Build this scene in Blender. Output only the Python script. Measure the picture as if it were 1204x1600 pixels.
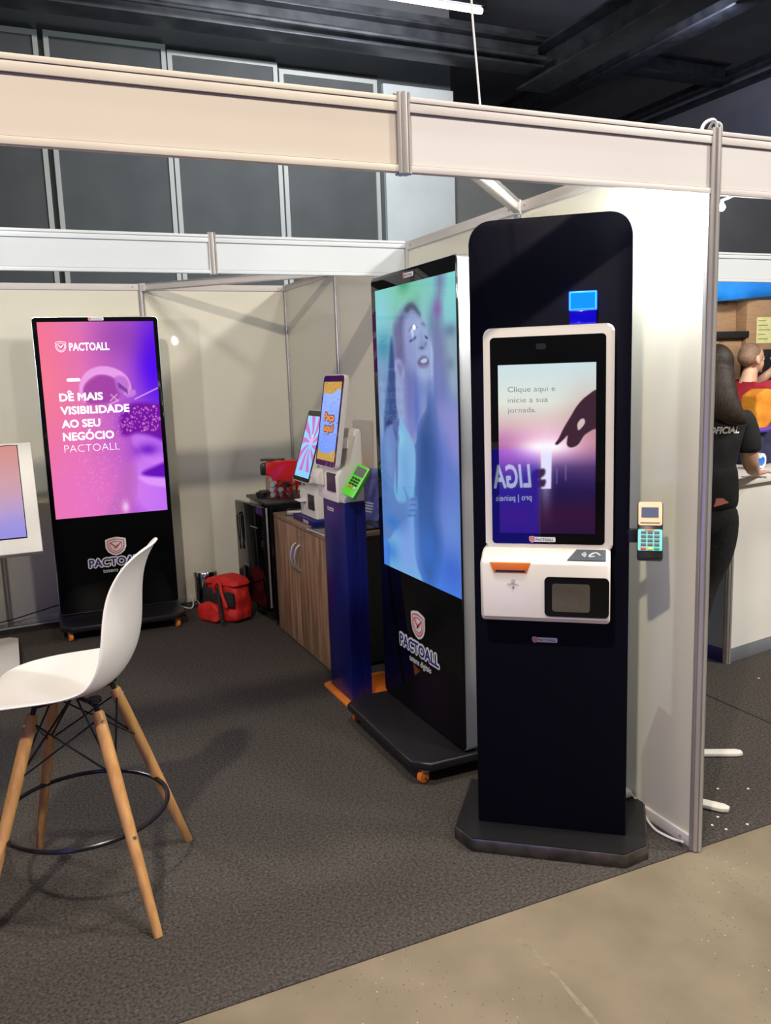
import bpy, bmesh, math, random
import numpy as np
from mathutils import Vector, Matrix
from math import pi, sin, cos, radians as R
for o in list(bpy.data.objects): bpy.data.objects.remove(o, do_unlink=True)
scene = bpy.context.scene
COL = scene.collection
random.seed(7)

# ------------------------------------------------------------------ camera
CAM = Vector((-1.9085, -1.9149, 1.558))
PITCH, ROLL, YAW, FPX = 0.1627, -0.0346, 0.418, 1319.25
Fv = Vector((sin(YAW)*cos(PITCH), cos(YAW)*cos(PITCH), -sin(PITCH)))
Rv = Vector((cos(YAW), -sin(YAW), 0)); Uv = Rv.cross(Fv)
R2 = Rv*cos(ROLL)+Uv*sin(ROLL); U2 = -Rv*sin(ROLL)+Uv*cos(ROLL)
cd = bpy.data.cameras.new('camera'); cam = bpy.data.objects.new('camera', cd); COL.objects.link(cam)
m = Matrix((R2, U2, -Fv)).transposed().to_4x4(); m.translation = CAM; cam.matrix_world = m
cd.sensor_fit = 'VERTICAL'; cd.sensor_height = 36; cd.sensor_width = 27.09; cd.lens = FPX/1600*36
cd.clip_start = 0.05; cd.clip_end = 100
scene.camera = cam

# ------------------------------------------------------------------ exposure, world, lights
scene.view_settings.view_transform = 'Standard'
scene.view_settings.look = 'None'
scene.view_settings.exposure = 0.0
scene.view_settings.gamma = 1
scene.view_settings.use_curve_mapping = False
w = bpy.data.worlds.new('world'); scene.world = w; w.use_nodes = True
bg = w.node_tree.nodes['Background']; bg.inputs[0].default_value = (0.75, 0.78, 0.85, 1); bg.inputs[1].default_value = 0.11

def area(name, loc, target, size, power, color, size_y=None, spread=pi):
    l = bpy.data.lights.new(name, 'AREA'); l.energy = power; l.color = color; l.size = size
    if size_y: l.shape = 'RECTANGLE'; l.size_y = size_y
    l.spread = spread
    o = bpy.data.objects.new(name, l); COL.objects.link(o); o.location = loc
    o.rotation_euler = (Vector(target)-Vector(loc)).to_track_quat('-Z', 'Y').to_euler()
    return o
# hall high-bay lamps: in front of the stand, over the stand, beyond the stand
area('hall_lamp_front', (-3.1, -2.5, 4.75), (-0.6, 2.5, 0.6), 0.16, 178, (1.0, 0.87, 0.70))
area('hall_lamp_front_right', (1.4, -3.0, 5.6), (0.0, 0.6, 0.6), 0.5, 95, (1.0, 0.93, 0.86))
area('hall_lamp_over_stand', (-1.0, -0.45, 6.0), (-1.0, -0.15, 0), 0.45, 14, (1.0, 0.95, 0.88), spread=R(52))
area('hall_lamp_behind', (0.8, 5.2, 5.9), (0.4, 8.0, 2.8), 0.8, 25, (0.9, 0.97, 1.0))
area('hidden_rear_fill', (0.9, 5.0, 1.9), (0.9, 8.0, 3.0), 0.8, 62, (0.72, 0.93, 1.0))  # unseen lamp added behind the back wall to brighten the lower hall panels
area('hall_lamp_right', (3.4, -2.2, 4.6), (1.9, 1.5, 0.6), 0.6, 270, (1.0, 0.95, 0.88))
area('neighbour_stand_lamp', (2.7, 2.25, 2.12), (3.1, 3.1, 1.2), 0.2, 7, (1.0, 0.93, 0.84))
area('hall_lamp_far', (6.5, 7.0, 5.6), (9.5, 10, 4), 1.0, 60, (0.75, 0.8, 1.0))

# ------------------------------------------------------------------ materials
def mat(name, color, rough=0.5, metal=0.0, spec=0.5, coat=0.0, emit=None, estr=0.0, trans=0.0, ior=1.45, alpha=1.0):
    mm = bpy.data.materials.new(name); mm.use_nodes = True
    b = mm.node_tree.nodes['Principled BSDF']
    b.inputs['Base Color'].default_value = (*color, 1); b.inputs['Roughness'].default_value = rough
    b.inputs['Metallic'].default_value = metal; b.inputs['Specular IOR Level'].default_value = spec
    b.inputs['Coat Weight'].default_value = coat; b.inputs['Coat Roughness'].default_value = 0.03
    b.inputs['Transmission Weight'].default_value = trans; b.inputs['IOR'].default_value = ior
    b.inputs['Alpha'].default_value = alpha
    if emit: b.inputs['Emission Color'].default_value = (*emit, 1); b.inputs['Emission Strength'].default_value = estr
    return mm
def noisy(mm, c1, c2, scale=20, detail=4, bump=0.0, stretch=(1, 1, 1), p0=0.35, p1=0.65, bscale=None, coords='Object'):
    nt = mm.node_tree; b = nt.nodes['Principled BSDF']
    tc = nt.nodes.new('ShaderNodeTexCoord'); mp = nt.nodes.new('ShaderNodeMapping'); mp.inputs['Scale'].default_value = stretch
    nz = nt.nodes.new('ShaderNodeTexNoise'); nz.inputs['Scale'].default_value = scale; nz.inputs['Detail'].default_value = detail
    cr = nt.nodes.new('ShaderNodeValToRGB'); cr.color_ramp.elements[0].position = p0; cr.color_ramp.elements[1].position = p1
    cr.color_ramp.elements[0].color = (*c1, 1); cr.color_ramp.elements[1].color = (*c2, 1)
    nt.links.new(tc.outputs[coords], mp.inputs[0]); nt.links.new(mp.outputs[0], nz.inputs['Vector'])
    nt.links.new(nz.outputs['Fac'], cr.inputs[0]); nt.links.new(cr.outputs[0], b.inputs['Base Color'])
    if bump:
        bp = nt.nodes.new('ShaderNodeBump'); bp.inputs['Strength'].default_value = bump; bp.inputs['Distance'].default_value = 0.004
        src = nz
        if bscale:
            src = nt.nodes.new('ShaderNodeTexNoise'); src.inputs['Scale'].default_value = bscale; src.inputs['Detail'].default_value = 3
            nt.links.new(mp.outputs[0], src.inputs['Vector'])
        nt.links.new(src.outputs['Fac'], bp.inputs['Height']); nt.links.new(bp.outputs[0], b.inputs['Normal'])
    return mm
M = {}
M['panel'] = noisy(mat('wall_panel_cream', (0.62, 0.57, 0.45), 0.40, spec=0.4, coat=0.5), (0.75, 0.72, 0.60), (0.78, 0.755, 0.635), 1.2, 3)
M['panel'].node_tree.nodes['Principled BSDF'].inputs['Coat Roughness'].default_value = 0.03
M['fascia_cool_lit'] = noisy(mat('fascia_cool_lit_white', (0.7, 0.74, 0.76), 0.4), (0.62, 0.67, 0.70), (0.66, 0.71, 0.735), 2, 3)  # cool lamp light on the inner beams, put into the colour
M['fascia_warm_lit'] = noisy(mat('fascia_warm_lit', (0.64, 0.58, 0.48), 0.4), (0.635, 0.57, 0.48), (0.66, 0.595, 0.505), 2, 3)  # warm light on the front left beam, put into the fascia colour
M['fascia'] = noisy(mat('fascia_white', (0.76, 0.73, 0.70), 0.35), (0.67, 0.64, 0.625), (0.70, 0.67, 0.655), 2, 3)
M['rail'] = noisy(mat('rail_aluminium', (0.66, 0.63, 0.60), 0.5), (0.63, 0.595, 0.565), (0.68, 0.645, 0.61), 6, 3, stretch=(1, 1, 8))
M['rail_warm_lit'] = noisy(mat('rail_warm_lit', (0.64, 0.58, 0.5), 0.5), (0.61, 0.555, 0.47), (0.65, 0.59, 0.50), 6, 3)  # rail tinted with the same warm light as its fascia
M['rail_dark'] = mat('rail_groove', (0.26, 0.235, 0.23), 0.5, metal=0.2)
M['alu'] = noisy(mat('post_aluminium', (0.5, 0.48, 0.47), 0.36, metal=0.5), (0.46, 0.435, 0.42), (0.54, 0.515, 0.50), 5, 3, stretch=(8, 8, 0.6))
M['silver'] = noisy(mat('silver_brushed', (0.72, 0.74, 0.78), 0.3, metal=0.8), (0.66, 0.68, 0.72), (0.76, 0.78, 0.82), 40, 2, stretch=(1, 1, 0.02))
M['gloss_black'] = noisy(mat('black_glass', (0.003, 0.003, 0.004), 0.015, spec=0.32), (0.003, 0.003, 0.0035), (0.0045, 0.0045, 0.0055), 3)
M['satin_black'] = noisy(mat('black_powder_coat', (0.004, 0.004, 0.006), 0.45, spec=0.05), (0.0045, 0.0048, 0.0105), (0.0056, 0.0058, 0.0125), 300, 2, bump=0.03)
M['base_black'] = noisy(mat('black_base_coat', (0.012, 0.012, 0.013), 0.36), (0.010, 0.010, 0.011), (0.016, 0.015, 0.016), 200, 2, bump=0.05)
M['edge_steel'] = noisy(mat('worn_dark_steel', (0.10, 0.09, 0.085), 0.3, metal=0.7), (0.06, 0.055, 0.05), (0.16, 0.14, 0.13), 12, 4)
M['white_plastic'] = noisy(mat('white_plastic', (0.80, 0.76, 0.69), 0.3, spec=0.5), (0.79, 0.75, 0.68), (0.82, 0.78, 0.71), 3)
M['stool_white'] = noisy(mat('stool_white_plastic', (0.84, 0.80, 0.74), 0.33, spec=0.45), (0.87, 0.84, 0.80), (0.90, 0.87, 0.83), 4)
M['paper'] = noisy(mat('paper_white', (0.8, 0.8, 0.8), 0.7), (0.78, 0.78, 0.78), (0.83, 0.83, 0.83), 30)
M['black_plastic'] = noisy(mat('black_plastic', (0.015, 0.014, 0.014), 0.35), (0.012, 0.012, 0.012), (0.02, 0.019, 0.019), 50)
M['rubber'] = noisy(mat('black_rubber', (0.02, 0.02, 0.02), 0.7), (0.015, 0.015, 0.015), (0.03, 0.03, 0.03), 60)
M['orange'] = noisy(mat('orange_plastic', (0.85, 0.20, 0.02), 0.38), (0.82, 0.19, 0.02), (0.88, 0.22, 0.025), 8)
M['orange_plate'] = noisy(mat('orange_steel_plate', (0.86, 0.22, 0.03), 0.35), (0.84, 0.20, 0.025), (0.88, 0.24, 0.035), 12)
M['blue_col'] = noisy(mat('deep_blue_lacquer', (0.006, 0.008, 0.12), 0.34, spec=0.35), (0.004, 0.007, 0.11), (0.006, 0.009, 0.135), 4)
M['green'] = noisy(mat('bright_green_plastic', (0.10, 0.72, 0.03), 0.35), (0.09, 0.70, 0.03), (0.12, 0.76, 0.04), 10)
M['red'] = noisy(mat('red_plastic', (0.60, 0.012, 0.015), 0.22), (0.57, 0.011, 0.014), (0.64, 0.014, 0.017), 6)
M['red_fabric'] = noisy(mat('red_nylon', (0.66, 0.02, 0.018), 0.65), (0.55, 0.014, 0.014), (0.72, 0.03, 0.022), 14, 5, bump=0.35)
M['black_fabric'] = noisy(mat('black_nylon', (0.02, 0.019, 0.019), 0.8), (0.014, 0.013, 0.013), (0.03, 0.028, 0.028), 40, 4, bump=0.3)
M['chrome'] = noisy(mat('chrome', (0.75, 0.75, 0.78), 0.08, metal=1.0), (0.72, 0.72, 0.75), (0.8, 0.8, 0.83), 4)
M['acrylic'] = mat('clear_acrylic', (0.93, 0.95, 0.97), 0.05, trans=1.0, ior=1.3)
M['wood'] = noisy(mat('walnut_laminate', (0.2, 0.11, 0.06), 0.42), (0.19, 0.10, 0.052), (0.42, 0.25, 0.145), 5, 6, stretch=(6, 6, 0.5))
M['wood_top'] = noisy(mat('walnut_laminate_top', (0.2, 0.11, 0.06), 0.36), (0.21, 0.125, 0.075), (0.33, 0.205, 0.125), 5, 6, stretch=(6, 0.5, 6))
M['beech'] = noisy(mat('beech_leg', (0.62, 0.33, 0.12), 0.42), (0.50, 0.25, 0.08), (0.66, 0.36, 0.135), 7, 5, stretch=(7, 7, 0.8))
M['wire_black'] = noisy(mat('black_steel_wire', (0.012, 0.012, 0.014), 0.25, metal=0.3), (0.01, 0.01, 0.012), (0.018, 0.018, 0.02), 20)
M['cable_white'] = noisy(mat('white_cable', (0.8, 0.8, 0.82), 0.4), (0.78, 0.78, 0.8), (0.83, 0.83, 0.85), 10)
M['navy'] = mat('logo_navy', (0.025, 0.025, 0.18), 0.4)
M['sticker'] = mat('sticker_white', (0.82, 0.80, 0.80), 0.4)
M['logo_red'] = mat('logo_red', (0.62, 0.12, 0.12), 0.4)
M['logo_pink'] = mat('logo_pink', (0.80, 0.55, 0.50), 0.4)
M['carpet'] = noisy(mat('charcoal_felt_carpet', (0.05, 0.047, 0.045), 0.95, spec=0.1), (0.034, 0.030, 0.027), (0.105, 0.092, 0.082), 110, 12, bump=0.12, bscale=420, p0=0.32, p1=0.70, coords='Object')
M['concrete'] = noisy(mat('polished_concrete', (0.33, 0.26, 0.18), 0.5, spec=0.3), (0.18, 0.144, 0.098), (0.265, 0.217, 0.15), 3.2, 9, bump=0.12, bscale=60, p0=0.32, p1=0.68)
def speckle(mm, scale, thr, col, dens=0.5):
    nt = mm.node_tree; b = nt.nodes['Principled BSDF']; link = b.inputs['Base Color'].links[0]; src = link.from_socket
    vo = nt.nodes.new('ShaderNodeTexVoronoi'); vo.inputs['Scale'].default_value = scale
    tc = nt.nodes.new('ShaderNodeTexCoord'); nt.links.new(tc.outputs['Object'], vo.inputs['Vector'])
    lt = nt.nodes.new('ShaderNodeMath'); lt.operation = 'LESS_THAN'; lt.inputs[1].default_value = thr; nt.links.new(vo.outputs['Distance'], lt.inputs[0])
    nz = nt.nodes.new('ShaderNodeTexNoise'); nz.inputs['Scale'].default_value = 2.2; nt.links.new(tc.outputs['Object'], nz.inputs['Vector'])
    gt = nt.nodes.new('ShaderNodeMath'); gt.operation = 'GREATER_THAN'; gt.inputs[1].default_value = dens; nt.links.new(nz.outputs['Fac'], gt.inputs[0])
    mu = nt.nodes.new('ShaderNodeMath'); mu.operation = 'MULTIPLY'; nt.links.new(lt.outputs[0], mu.inputs[0]); nt.links.new(gt.outputs[0], mu.inputs[1])
    mx = nt.nodes.new('ShaderNodeMix'); mx.data_type = 'RGBA'; mx.inputs[7].default_value = (*col, 1)
    nt.links.new(mu.outputs[0], mx.inputs[0]); nt.links.new(src, mx.inputs[6]); nt.links.new(mx.outputs[2], b.inputs['Base Color'])
speckle(M['concrete'], 55, 0.11, (0.09, 0.07, 0.05), 0.50); speckle(M['concrete'], 34, 0.07, (0.55, 0.48, 0.38), 0.52)
M['hall_dark'] = noisy(mat('hall_panel_grey', (0.075, 0.078, 0.082), 0.8), (0.07, 0.073, 0.077), (0.085, 0.087, 0.09), 2, 4)
M['hall_frame'] = mat('hall_panel_frame', (0.42, 0.42, 0.41), 0.5)
M['hall_light'] = noisy(mat('hall_pale_wall', (0.38, 0.40, 0.41), 0.8), (0.52, 0.54, 0.55), (0.60, 0.62, 0.63), 1.5, 5)
M['hall_grey'] = noisy(mat('hall_mid_grey', (0.17, 0.17, 0.17), 0.8), (0.16, 0.16, 0.16), (0.185, 0.185, 0.18), 1.5, 4)
M['ceiling'] = noisy(mat('ceiling_dark', (0.055, 0.057, 0.065), 0.7), (0.10, 0.10, 0.115), (0.13, 0.13, 0.145), 0.8, 4)
M['steel_dark'] = noisy(mat('dark_painted_steel', (0.06, 0.062, 0.07), 0.45, metal=0.3), (0.022, 0.023, 0.028), (0.045, 0.047, 0.055), 5, 4)
M['right_wall'] = noisy(mat('far_wall_grey_violet', (0.17, 0.17, 0.21), 0.85), (0.15, 0.15, 0.19), (0.19, 0.19, 0.23), 1, 4)
M['tube'] = mat('fluorescent_tube', (1, 1, 1), 0.5, emit=(0.93, 0.97, 1.0), estr=14)
M['led'] = mat('led_lens', (1, 1, 1), 0.5, emit=(0.93, 0.98, 1.0), estr=60)
M['led_blue'] = mat('blue_led_face', (0.0, 0.05, 0.3), 0.3, emit=(0.0, 0.30, 0.85), estr=0.9)
M['led_deep'] = mat('deep_blue_led_face', (0.0, 0.0, 0.2), 0.15, emit=(0.01, 0.0, 0.9), estr=0.45)
M['led_rim'] = mat('cyan_led_rim', (0.0, 0.2, 0.5), 0.3, emit=(0.02, 0.05, 1.0), estr=5.0)
M['led_line'] = mat('cyan_led_line', (0, 0.2, 0.5), 0.3, emit=(0.05, 0.6, 1.0), estr=1.3)
M['card'] = noisy(mat('brown_cardboard', (0.33, 0.205, 0.115), 0.8), (0.30, 0.185, 0.10), (0.36, 0.225, 0.13), 9, 4, stretch=(1, 1, 6))
M['awning'] = noisy(mat('bright_blue_cloth', (0.01, 0.22, 0.80), 0.7), (0.008, 0.20, 0.76), (0.015, 0.25, 0.85), 8)
M['skin'] = noisy(mat('skin', (0.52, 0.27, 0.17), 0.55), (0.58, 0.33, 0.22), (0.66, 0.39, 0.27), 14)
M['hair_dark'] = noisy(mat('dark_brown_hair', (0.02, 0.013, 0.01), 0.62), (0.012, 0.008, 0.006), (0.045, 0.028, 0.02), 30, 5, stretch=(6, 6, 0.6), bump=0.4)
M['hair_short'] = noisy(mat('short_grey_hair', (0.13, 0.09, 0.07), 0.7), (0.20, 0.125, 0.085), (0.30, 0.19, 0.13), 90)
M['shirt_black'] = noisy(mat('black_cotton', (0.012, 0.012, 0.013), 0.85), (0.010, 0.010, 0.011), (0.018, 0.018, 0.019), 12, bump=0.2)
M['shirt_red'] = noisy(mat('crimson_cotton', (0.30, 0.008, 0.025), 0.8), (0.26, 0.007, 0.02), (0.36, 0.012, 0.03), 12, bump=0.2)
M['denim'] = noisy(mat('black_jeans', (0.013, 0.013, 0.015), 0.85), (0.010, 0.010, 0.012), (0.02, 0.02, 0.022), 60)
M['booth_white'] = noisy(mat('counter_white_panel', (0.72, 0.68, 0.62), 0.35), (0.80, 0.77, 0.71), (0.84, 0.81, 0.75), 2)
M['booth_blue'] = noisy(mat('counter_side_panel_blue_grey', (0.30, 0.36, 0.50), 0.4), (0.28, 0.34, 0.48), (0.32, 0.38, 0.52), 2)
M['grey_kick'] = noisy(mat('grey_kick_strip', (0.24, 0.25, 0.28), 0.4, metal=0.3), (0.22, 0.23, 0.26), (0.27, 0.28, 0.31), 4)
M['text_white'] = mat('white_letters', (0.8, 0.8, 0.8), 0.5)
M['glow_white'] = mat('screen_white_letters', (0, 0, 0), 0.4, emit=(1, 0.95, 1.0), estr=1.15)
M['glow_grey'] = mat('screen_grey_letters', (0, 0, 0), 0.4, emit=(0.24, 0.25, 0.28), estr=1.0)

# ------------------------------------------------------------------ mesh helpers
class MB:
    def __init__(s): s.bm = bmesh.new()
    def box(s, x0, x1, y0, y1, z0, z1, bev=0.0, seg=2, mtx=None):
        r = bmesh.ops.create_cube(s.bm, size=1)
        vs = r['verts']
        for v in vs:
            v.co = Vector(((x0+x1)/2+v.co.x*(x1-x0), (y0+y1)/2+v.co.y*(y1-y0), (z0+z1)/2+v.co.z*(z1-z0)))
        if bev:
            es = list({e for v in vs for e in v.link_edges})
            rr = bmesh.ops.bevel(s.bm, geom=es, offset=bev, segments=seg, profile=0.5, affect='EDGES')
            vs = list({v for f in rr['faces'] for v in f.verts} | {v for v in vs if v.is_valid})
        if mtx: bmesh.ops.transform(s.bm, matrix=mtx, verts=vs)
        return s
    def prism(s, pts, y0, y1, axis='y', bev=0.0, seg=2, mtx=None):
        """polygon pts in the plane across `axis`, extruded from y0 to y1"""
        def P(a, b, c):
            return {'y': Vector((a, c, b)), 'z': Vector((a, b, c)), 'x': Vector((c, a, b))}[axis]
        v0 = [s.bm.verts.new(P(a, b, y0)) for a, b in pts]; v1 = [s.bm.verts.new(P(a, b, y1)) for a, b in pts]
        n = len(pts); f0 = s.bm.faces.new(v0); f1 = s.bm.faces.new(v1[::-1])
        for i in range(n): s.bm.faces.new((v0[i], v1[i], v1[(i+1) % n], v0[(i+1) % n]))
        vs = v0+v1
        if bev:
            es = [e for e in set(f0.edges) | set(f1.edges)]
            rr = bmesh.ops.bevel(s.bm, geom=es, offset=bev, segments=seg, profile=0.5, affect='EDGES')
            vs = list({v for f in rr['faces'] for v in f.verts} | {v for v in vs if v.is_valid})
        if mtx: bmesh.ops.transform(s.bm, matrix=mtx, verts=vs)
        return s
    def tube(s, pts, r, n=10, closed=False, rr=None):
        pts = [Vector(p) for p in pts]; k = len(pts); rings = []
        up = Vector((0, 0, 1))
        prev = None
        for i, p in enumerate(pts):
            if closed: t = (pts[(i+1) % k]-pts[i-1])
            else: t = pts[min(i+1, k-1)]-pts[max(i-1, 0)]
            t.normalize()
            if prev is None:
                a = t.cross(up)
                if a.length < 1e-3: a = t.cross(Vector((1, 0, 0)))
            else: a = prev-t*prev.dot(t)
            a.normalize(); prev = a; b = t.cross(a)
            rad = rr[i] if rr else r
            rings.append([s.bm.verts.new(p+(a*cos(2*pi*j/n)+b*sin(2*pi*j/n))*rad) for j in range(n)])
        m_ = k if closed else k-1
        for i in range(m_):
            A, B = rings[i], rings[(i+1) % k]
            for j in range(n): s.bm.faces.new((A[j], A[(j+1) % n], B[(j+1) % n], B[j]))
        if not closed:
            s.bm.faces.new(rings[0][::-1]); s.bm.faces.new(rings[-1])
        return s
    def lathe(s, prof, n=32, c=(0, 0, 0), mtx=None):
        rings = []; new = []
        for r, z in prof:
            if r < 1e-5:
                v = s.bm.verts.new((c[0], c[1], c[2]+z)); rings.append([v]); new.append(v)
            else:
                ring = [s.bm.verts.new((c[0]+r*cos(2*pi*j/n), c[1]+r*sin(2*pi*j/n), c[2]+z)) for j in range(n)]
                rings.append(ring); new += ring
        for A, B in zip(rings, rings[1:]):
            for j in range(n):
                a = A[j % len(A)]; a2 = A[(j+1) % len(A)]; b = B[j % len(B)]; b2 = B[(j+1) % len(B)]
                if len(A) == 1 and len(B) == 1: continue
                if len(A) == 1: s.bm.faces.new((a, b2, b))
                elif len(B) == 1: s.bm.faces.new((a, a2, b))
                else: s.bm.faces.new((a, a2, b2, b))
        if mtx: bmesh.ops.transform(s.bm, matrix=mtx, verts=new)
        return s
    def build(s, name, material, parent=None, smooth=True, ang=35):
        bmesh.ops.recalc_face_normals(s.bm, faces=s.bm.faces[:])
        me = bpy.data.meshes.new(name); s.bm.to_mesh(me); s.bm.free()
        me.materials.append(material)
        if smooth:
            for p in me.polygons: p.use_smooth = True
            me.set_sharp_from_angle(angle=R(ang))
        o = bpy.data.objects.new(name, me); COL.objects.link(o); o.parent = parent
        return o
def tag(o, label=None, cat=None, group=None, kind=None):
    if label: o['label'] = label
    if cat: o['category'] = cat
    if group: o['group'] = group
    if kind: o['kind'] = kind
    return o
def thing(name, label, cat, loc=(0, 0, 0), rz=0, group=None):
    o = bpy.data.objects.new(name, None); COL.objects.link(o); o.empty_display_size = 0.1
    o.location = loc; o.rotation_euler = (0, 0, rz)
    return tag(o, label, cat, group)
def struct(name, mb, material, label=None, parent=None):
    o = mb.build(name, material, parent)
    if parent is None: o['kind'] = 'structure'
    if label: o['label'] = label
    return o
def rrect(x0, x1, z0, z1, r, seg=6, corners=(1, 1, 1, 1)):
    """rounded rectangle, corners given as (bl, br, tr, tl)"""
    pts = []
    for (cx, cz, a0, on) in ((x0+r, z0+r, pi, corners[0]), (x1-r, z0+r, 1.5*pi, corners[1]), (x1-r, z1-r, 0, corners[2]), (x0+r, z1-r, 0.5*pi, corners[3])):
        if on:
            for i in range(seg+1):
                a = a0+i*pi/2/seg; pts.append((cx+r*cos(a), cz+r*sin(a)))
        else:
            pts.append((x0 if cx < (x0+x1)/2 else x1, z0 if cz < (z0+z1)/2 else z1))
    return pts
def text(name, s, size, x, z, y, material, parent, fat=0.0, align='LEFT', shear=0, sx=1.0, thick=0.0006, mirror=False, tilt=None, spacing=1.0):
    cu = bpy.data.curves.new(name, 'FONT'); cu.body = s; cu.size = size; cu.offset = min(fat, 0); cu.align_x = align; cu.shear = shear
    cu.extrude = thick/2; cu.resolution_u = 3; cu.space_character = spacing
    t = bpy.data.objects.new('tmp', cu); COL.objects.link(t)
    dg = bpy.context.evaluated_depsgraph_get(); me = bpy.data.meshes.new_from_object(t.evaluated_get(dg))
    bpy.data.objects.remove(t, do_unlink=True); bpy.data.curves.remove(cu)
    for v in me.vertices:
        a, b, c = v.co
        v.co = (x+a*sx, y-c, z+b)
    if fat > 0:
        bm = bmesh.new()
        for k in range(13):
            src = me.copy(); a = k*pi/6; r_ = 0 if k == 12 else fat
            src.transform(Matrix.Translation((r_*cos(a), -k*2e-5, r_*sin(a)))); bm.from_mesh(src); bpy.data.meshes.remove(src)
        bm.to_mesh(me); bm.free()
    if tilt: me.transform(tilt)
    me.materials.clear(); me.materials.append(material)
    me.name = name
    o = bpy.data.objects.new(name, me); COL.objects.link(o); o.parent = parent
    return o
def curve_pts(pts, n=6):
    P = [Vector(p) for p in pts]; out = []
    for i in range(len(P)-1):
        p0 = P[max(i-1, 0)]; p1 = P[i]; p2 = P[i+1]; p3 = P[min(i+2, len(P)-1)]
        for k in range(n):
            t = k/n
            out.append(0.5*((2*p1)+(p2-p0)*t+(2*p0-5*p1+4*p2-p3)*t*t+(3*p1-p0-3*p2+p3)*t**3))
    out.append(P[-1]); return out
def copy_tree(o, parent=None):
    c = o.copy(); COL.objects.link(c); c.parent = parent
    for ch in [x for x in bpy.data.objects if x.parent == o]: copy_tree(ch, c)
    return c

# ------------------------------------------------------------------ screen pictures
class Pic:
    def __init__(s, w, h):
        s.w, s.h = w, h
        u = (np.arange(w))/(w-1); v = (np.arange(h))/(h-1)
        s.U, s.V = np.meshgrid(u, v); s.asp = h/w*1.0
        s.a = np.zeros((h, w, 3))
    def mix(s, m_, c, alpha=1.0):
        m_ = np.clip(m_, 0, 1)[..., None]*alpha; s.a = s.a*(1-m_)+np.array(c, float)*m_
    def grad(s, stops, f):
        xs = [p for p, _ in stops]; 
        for k in range(3): s.a[..., k] = np.interp(f, xs, [c[k] for _, c in stops])
    def blob(s, cu, cv, ru, rv, c, alpha=1.0, p=2.0):
        d = ((s.U-cu)/ru)**2+((s.V-cv)/rv)**2
        s.mix(np.exp(-d**(p/2)), c, alpha)
    def poly(s, pts, c, soft=0.004, alpha=1.0, smooth=True):
        P = np.array(pts, float)
        if smooth:
            n = len(P); q = []
            for i in range(n):
                p0, p1, p2, p3 = P[i-1], P[i], P[(i+1) % n], P[(i+2) % n]
                for t in (0, .25, .5, .75):
                    q.append(0.5*((2*p1)+(p2-p0)*t+(2*p0-5*p1+4*p2-p3)*t*t+(3*p1-p0-3*p2+p3)*t**3))
            P = np.array(q)
        X, Y = s.U, s.V*s.asp; Px, Py = P[:, 0], P[:, 1]*s.asp
        inside = np.zeros(X.shape, bool); dist = np.full(X.shape, 1e9)
        n = len(P)
        for i in range(n):
            x1, y1, x2, y2 = Px[i], Py[i], Px[(i+1) % n], Py[(i+1) % n]
            dx, dy = x2-x1, y2-y1; L = dx*dx+dy*dy+1e-12
            t = np.clip(((X-x1)*dx+(Y-y1)*dy)/L, 0, 1)
            dist = np.minimum(dist, np.hypot(X-x1-t*dx, Y-y1-t*dy))
            cond = ((y1 > Y) != (y2 > Y)) & (X < (x2-x1)*(Y-y1)/((y2-y1) if abs(y2-y1) > 1e-12 else 1e-12)+x1)
            inside ^= cond
        sd = np.where(inside, dist, -dist)
        s.mix(0.5+sd/(2*soft), c, alpha)
    def build(s, name, x0, x1, z0, z1, y, parent, strength=1.0, tilt=None, spec=0.08):
        h, w_ = s.h, s.w
        xs = x0+(x1-x0)*s.U; zs = z0+(z1-z0)*s.V
        co = np.stack([xs, np.full_like(xs, y), zs], -1).reshape(-1, 3)
        idx = np.arange(h*w_).reshape(h, w_)
        f = np.stack([idx[:-1, :-1], idx[:-1, 1:], idx[1:, 1:], idx[1:, :-1]], -1).reshape(-1, 4)
        me = bpy.data.meshes.new(name); me.from_pydata(co.tolist(), [], f.tolist())
        ca = me.color_attributes.new('picture', 'FLOAT_COLOR', 'POINT')
        srgb = np.clip(s.a, 0, 1); lin = np.where(srgb <= 0.04045, srgb/12.92, ((srgb+0.055)/1.055)**2.4)
        buf = np.concatenate([lin.reshape(-1, 3), np.ones((h*w_, 1))], 1).astype(np.float32).ravel()
        ca.data.foreach_set('color', buf)
        mm = mat(name+'_emission', (0.004, 0.004, 0.005), 0.015, spec=spec); nt = mm.node_tree
        at = nt.nodes.new('ShaderNodeAttribute'); at.attribute_name = 'picture'
        b = nt.nodes['Principled BSDF']; nt.links.new(at.outputs['Color'], b.inputs['Emission Color']); b.inputs['Emission Strength'].default_value = strength
        me.materials.append(mm)
        if tilt: me.transform(tilt)
        o = bpy.data.objects.new(name, me); COL.objects.link(o); o.parent = parent
        return o

# logo pieces, drawn on a plane facing -y
def shield_pts(cx, cz, w_, h_):
    return [(cx-w_/2, cz+h_*.38), (cx-w_*.3, cz+h_*.45), (cx, cz+h_*.5), (cx+w_*.3, cz+h_*.45), (cx+w_/2, cz+h_*.38), (cx+w_*.5, cz-h_*.05),
            (cx+w_*.40, cz-h_*.28), (cx+w_*.2, cz-h_*.44), (cx, cz-h_*.5), (cx-w_*.2, cz-h_*.44), (cx-w_*.40, cz-h_*.28), (cx-w_*.5, cz-h_*.05)]
def ring_strip(mb, pts, t, y, d=0.0005):
    c = Vector((sum(p[0] for p in pts)/len(pts), sum(p[1] for p in pts)/len(pts)))
    inner = []
    for p in pts:
        v = Vector(p)-c; inner.append(c+v*(1-t/v.length))
    n = len(pts)
    for i in range(n):
        a, b = Vector(pts[i]), Vector(pts[(i+1) % n]); a2, b2 = inner[i], inner[(i+1) % n]
        mb.prism([tuple(a), tuple(b), tuple(b2), tuple(a2)], y, y-d)
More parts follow.
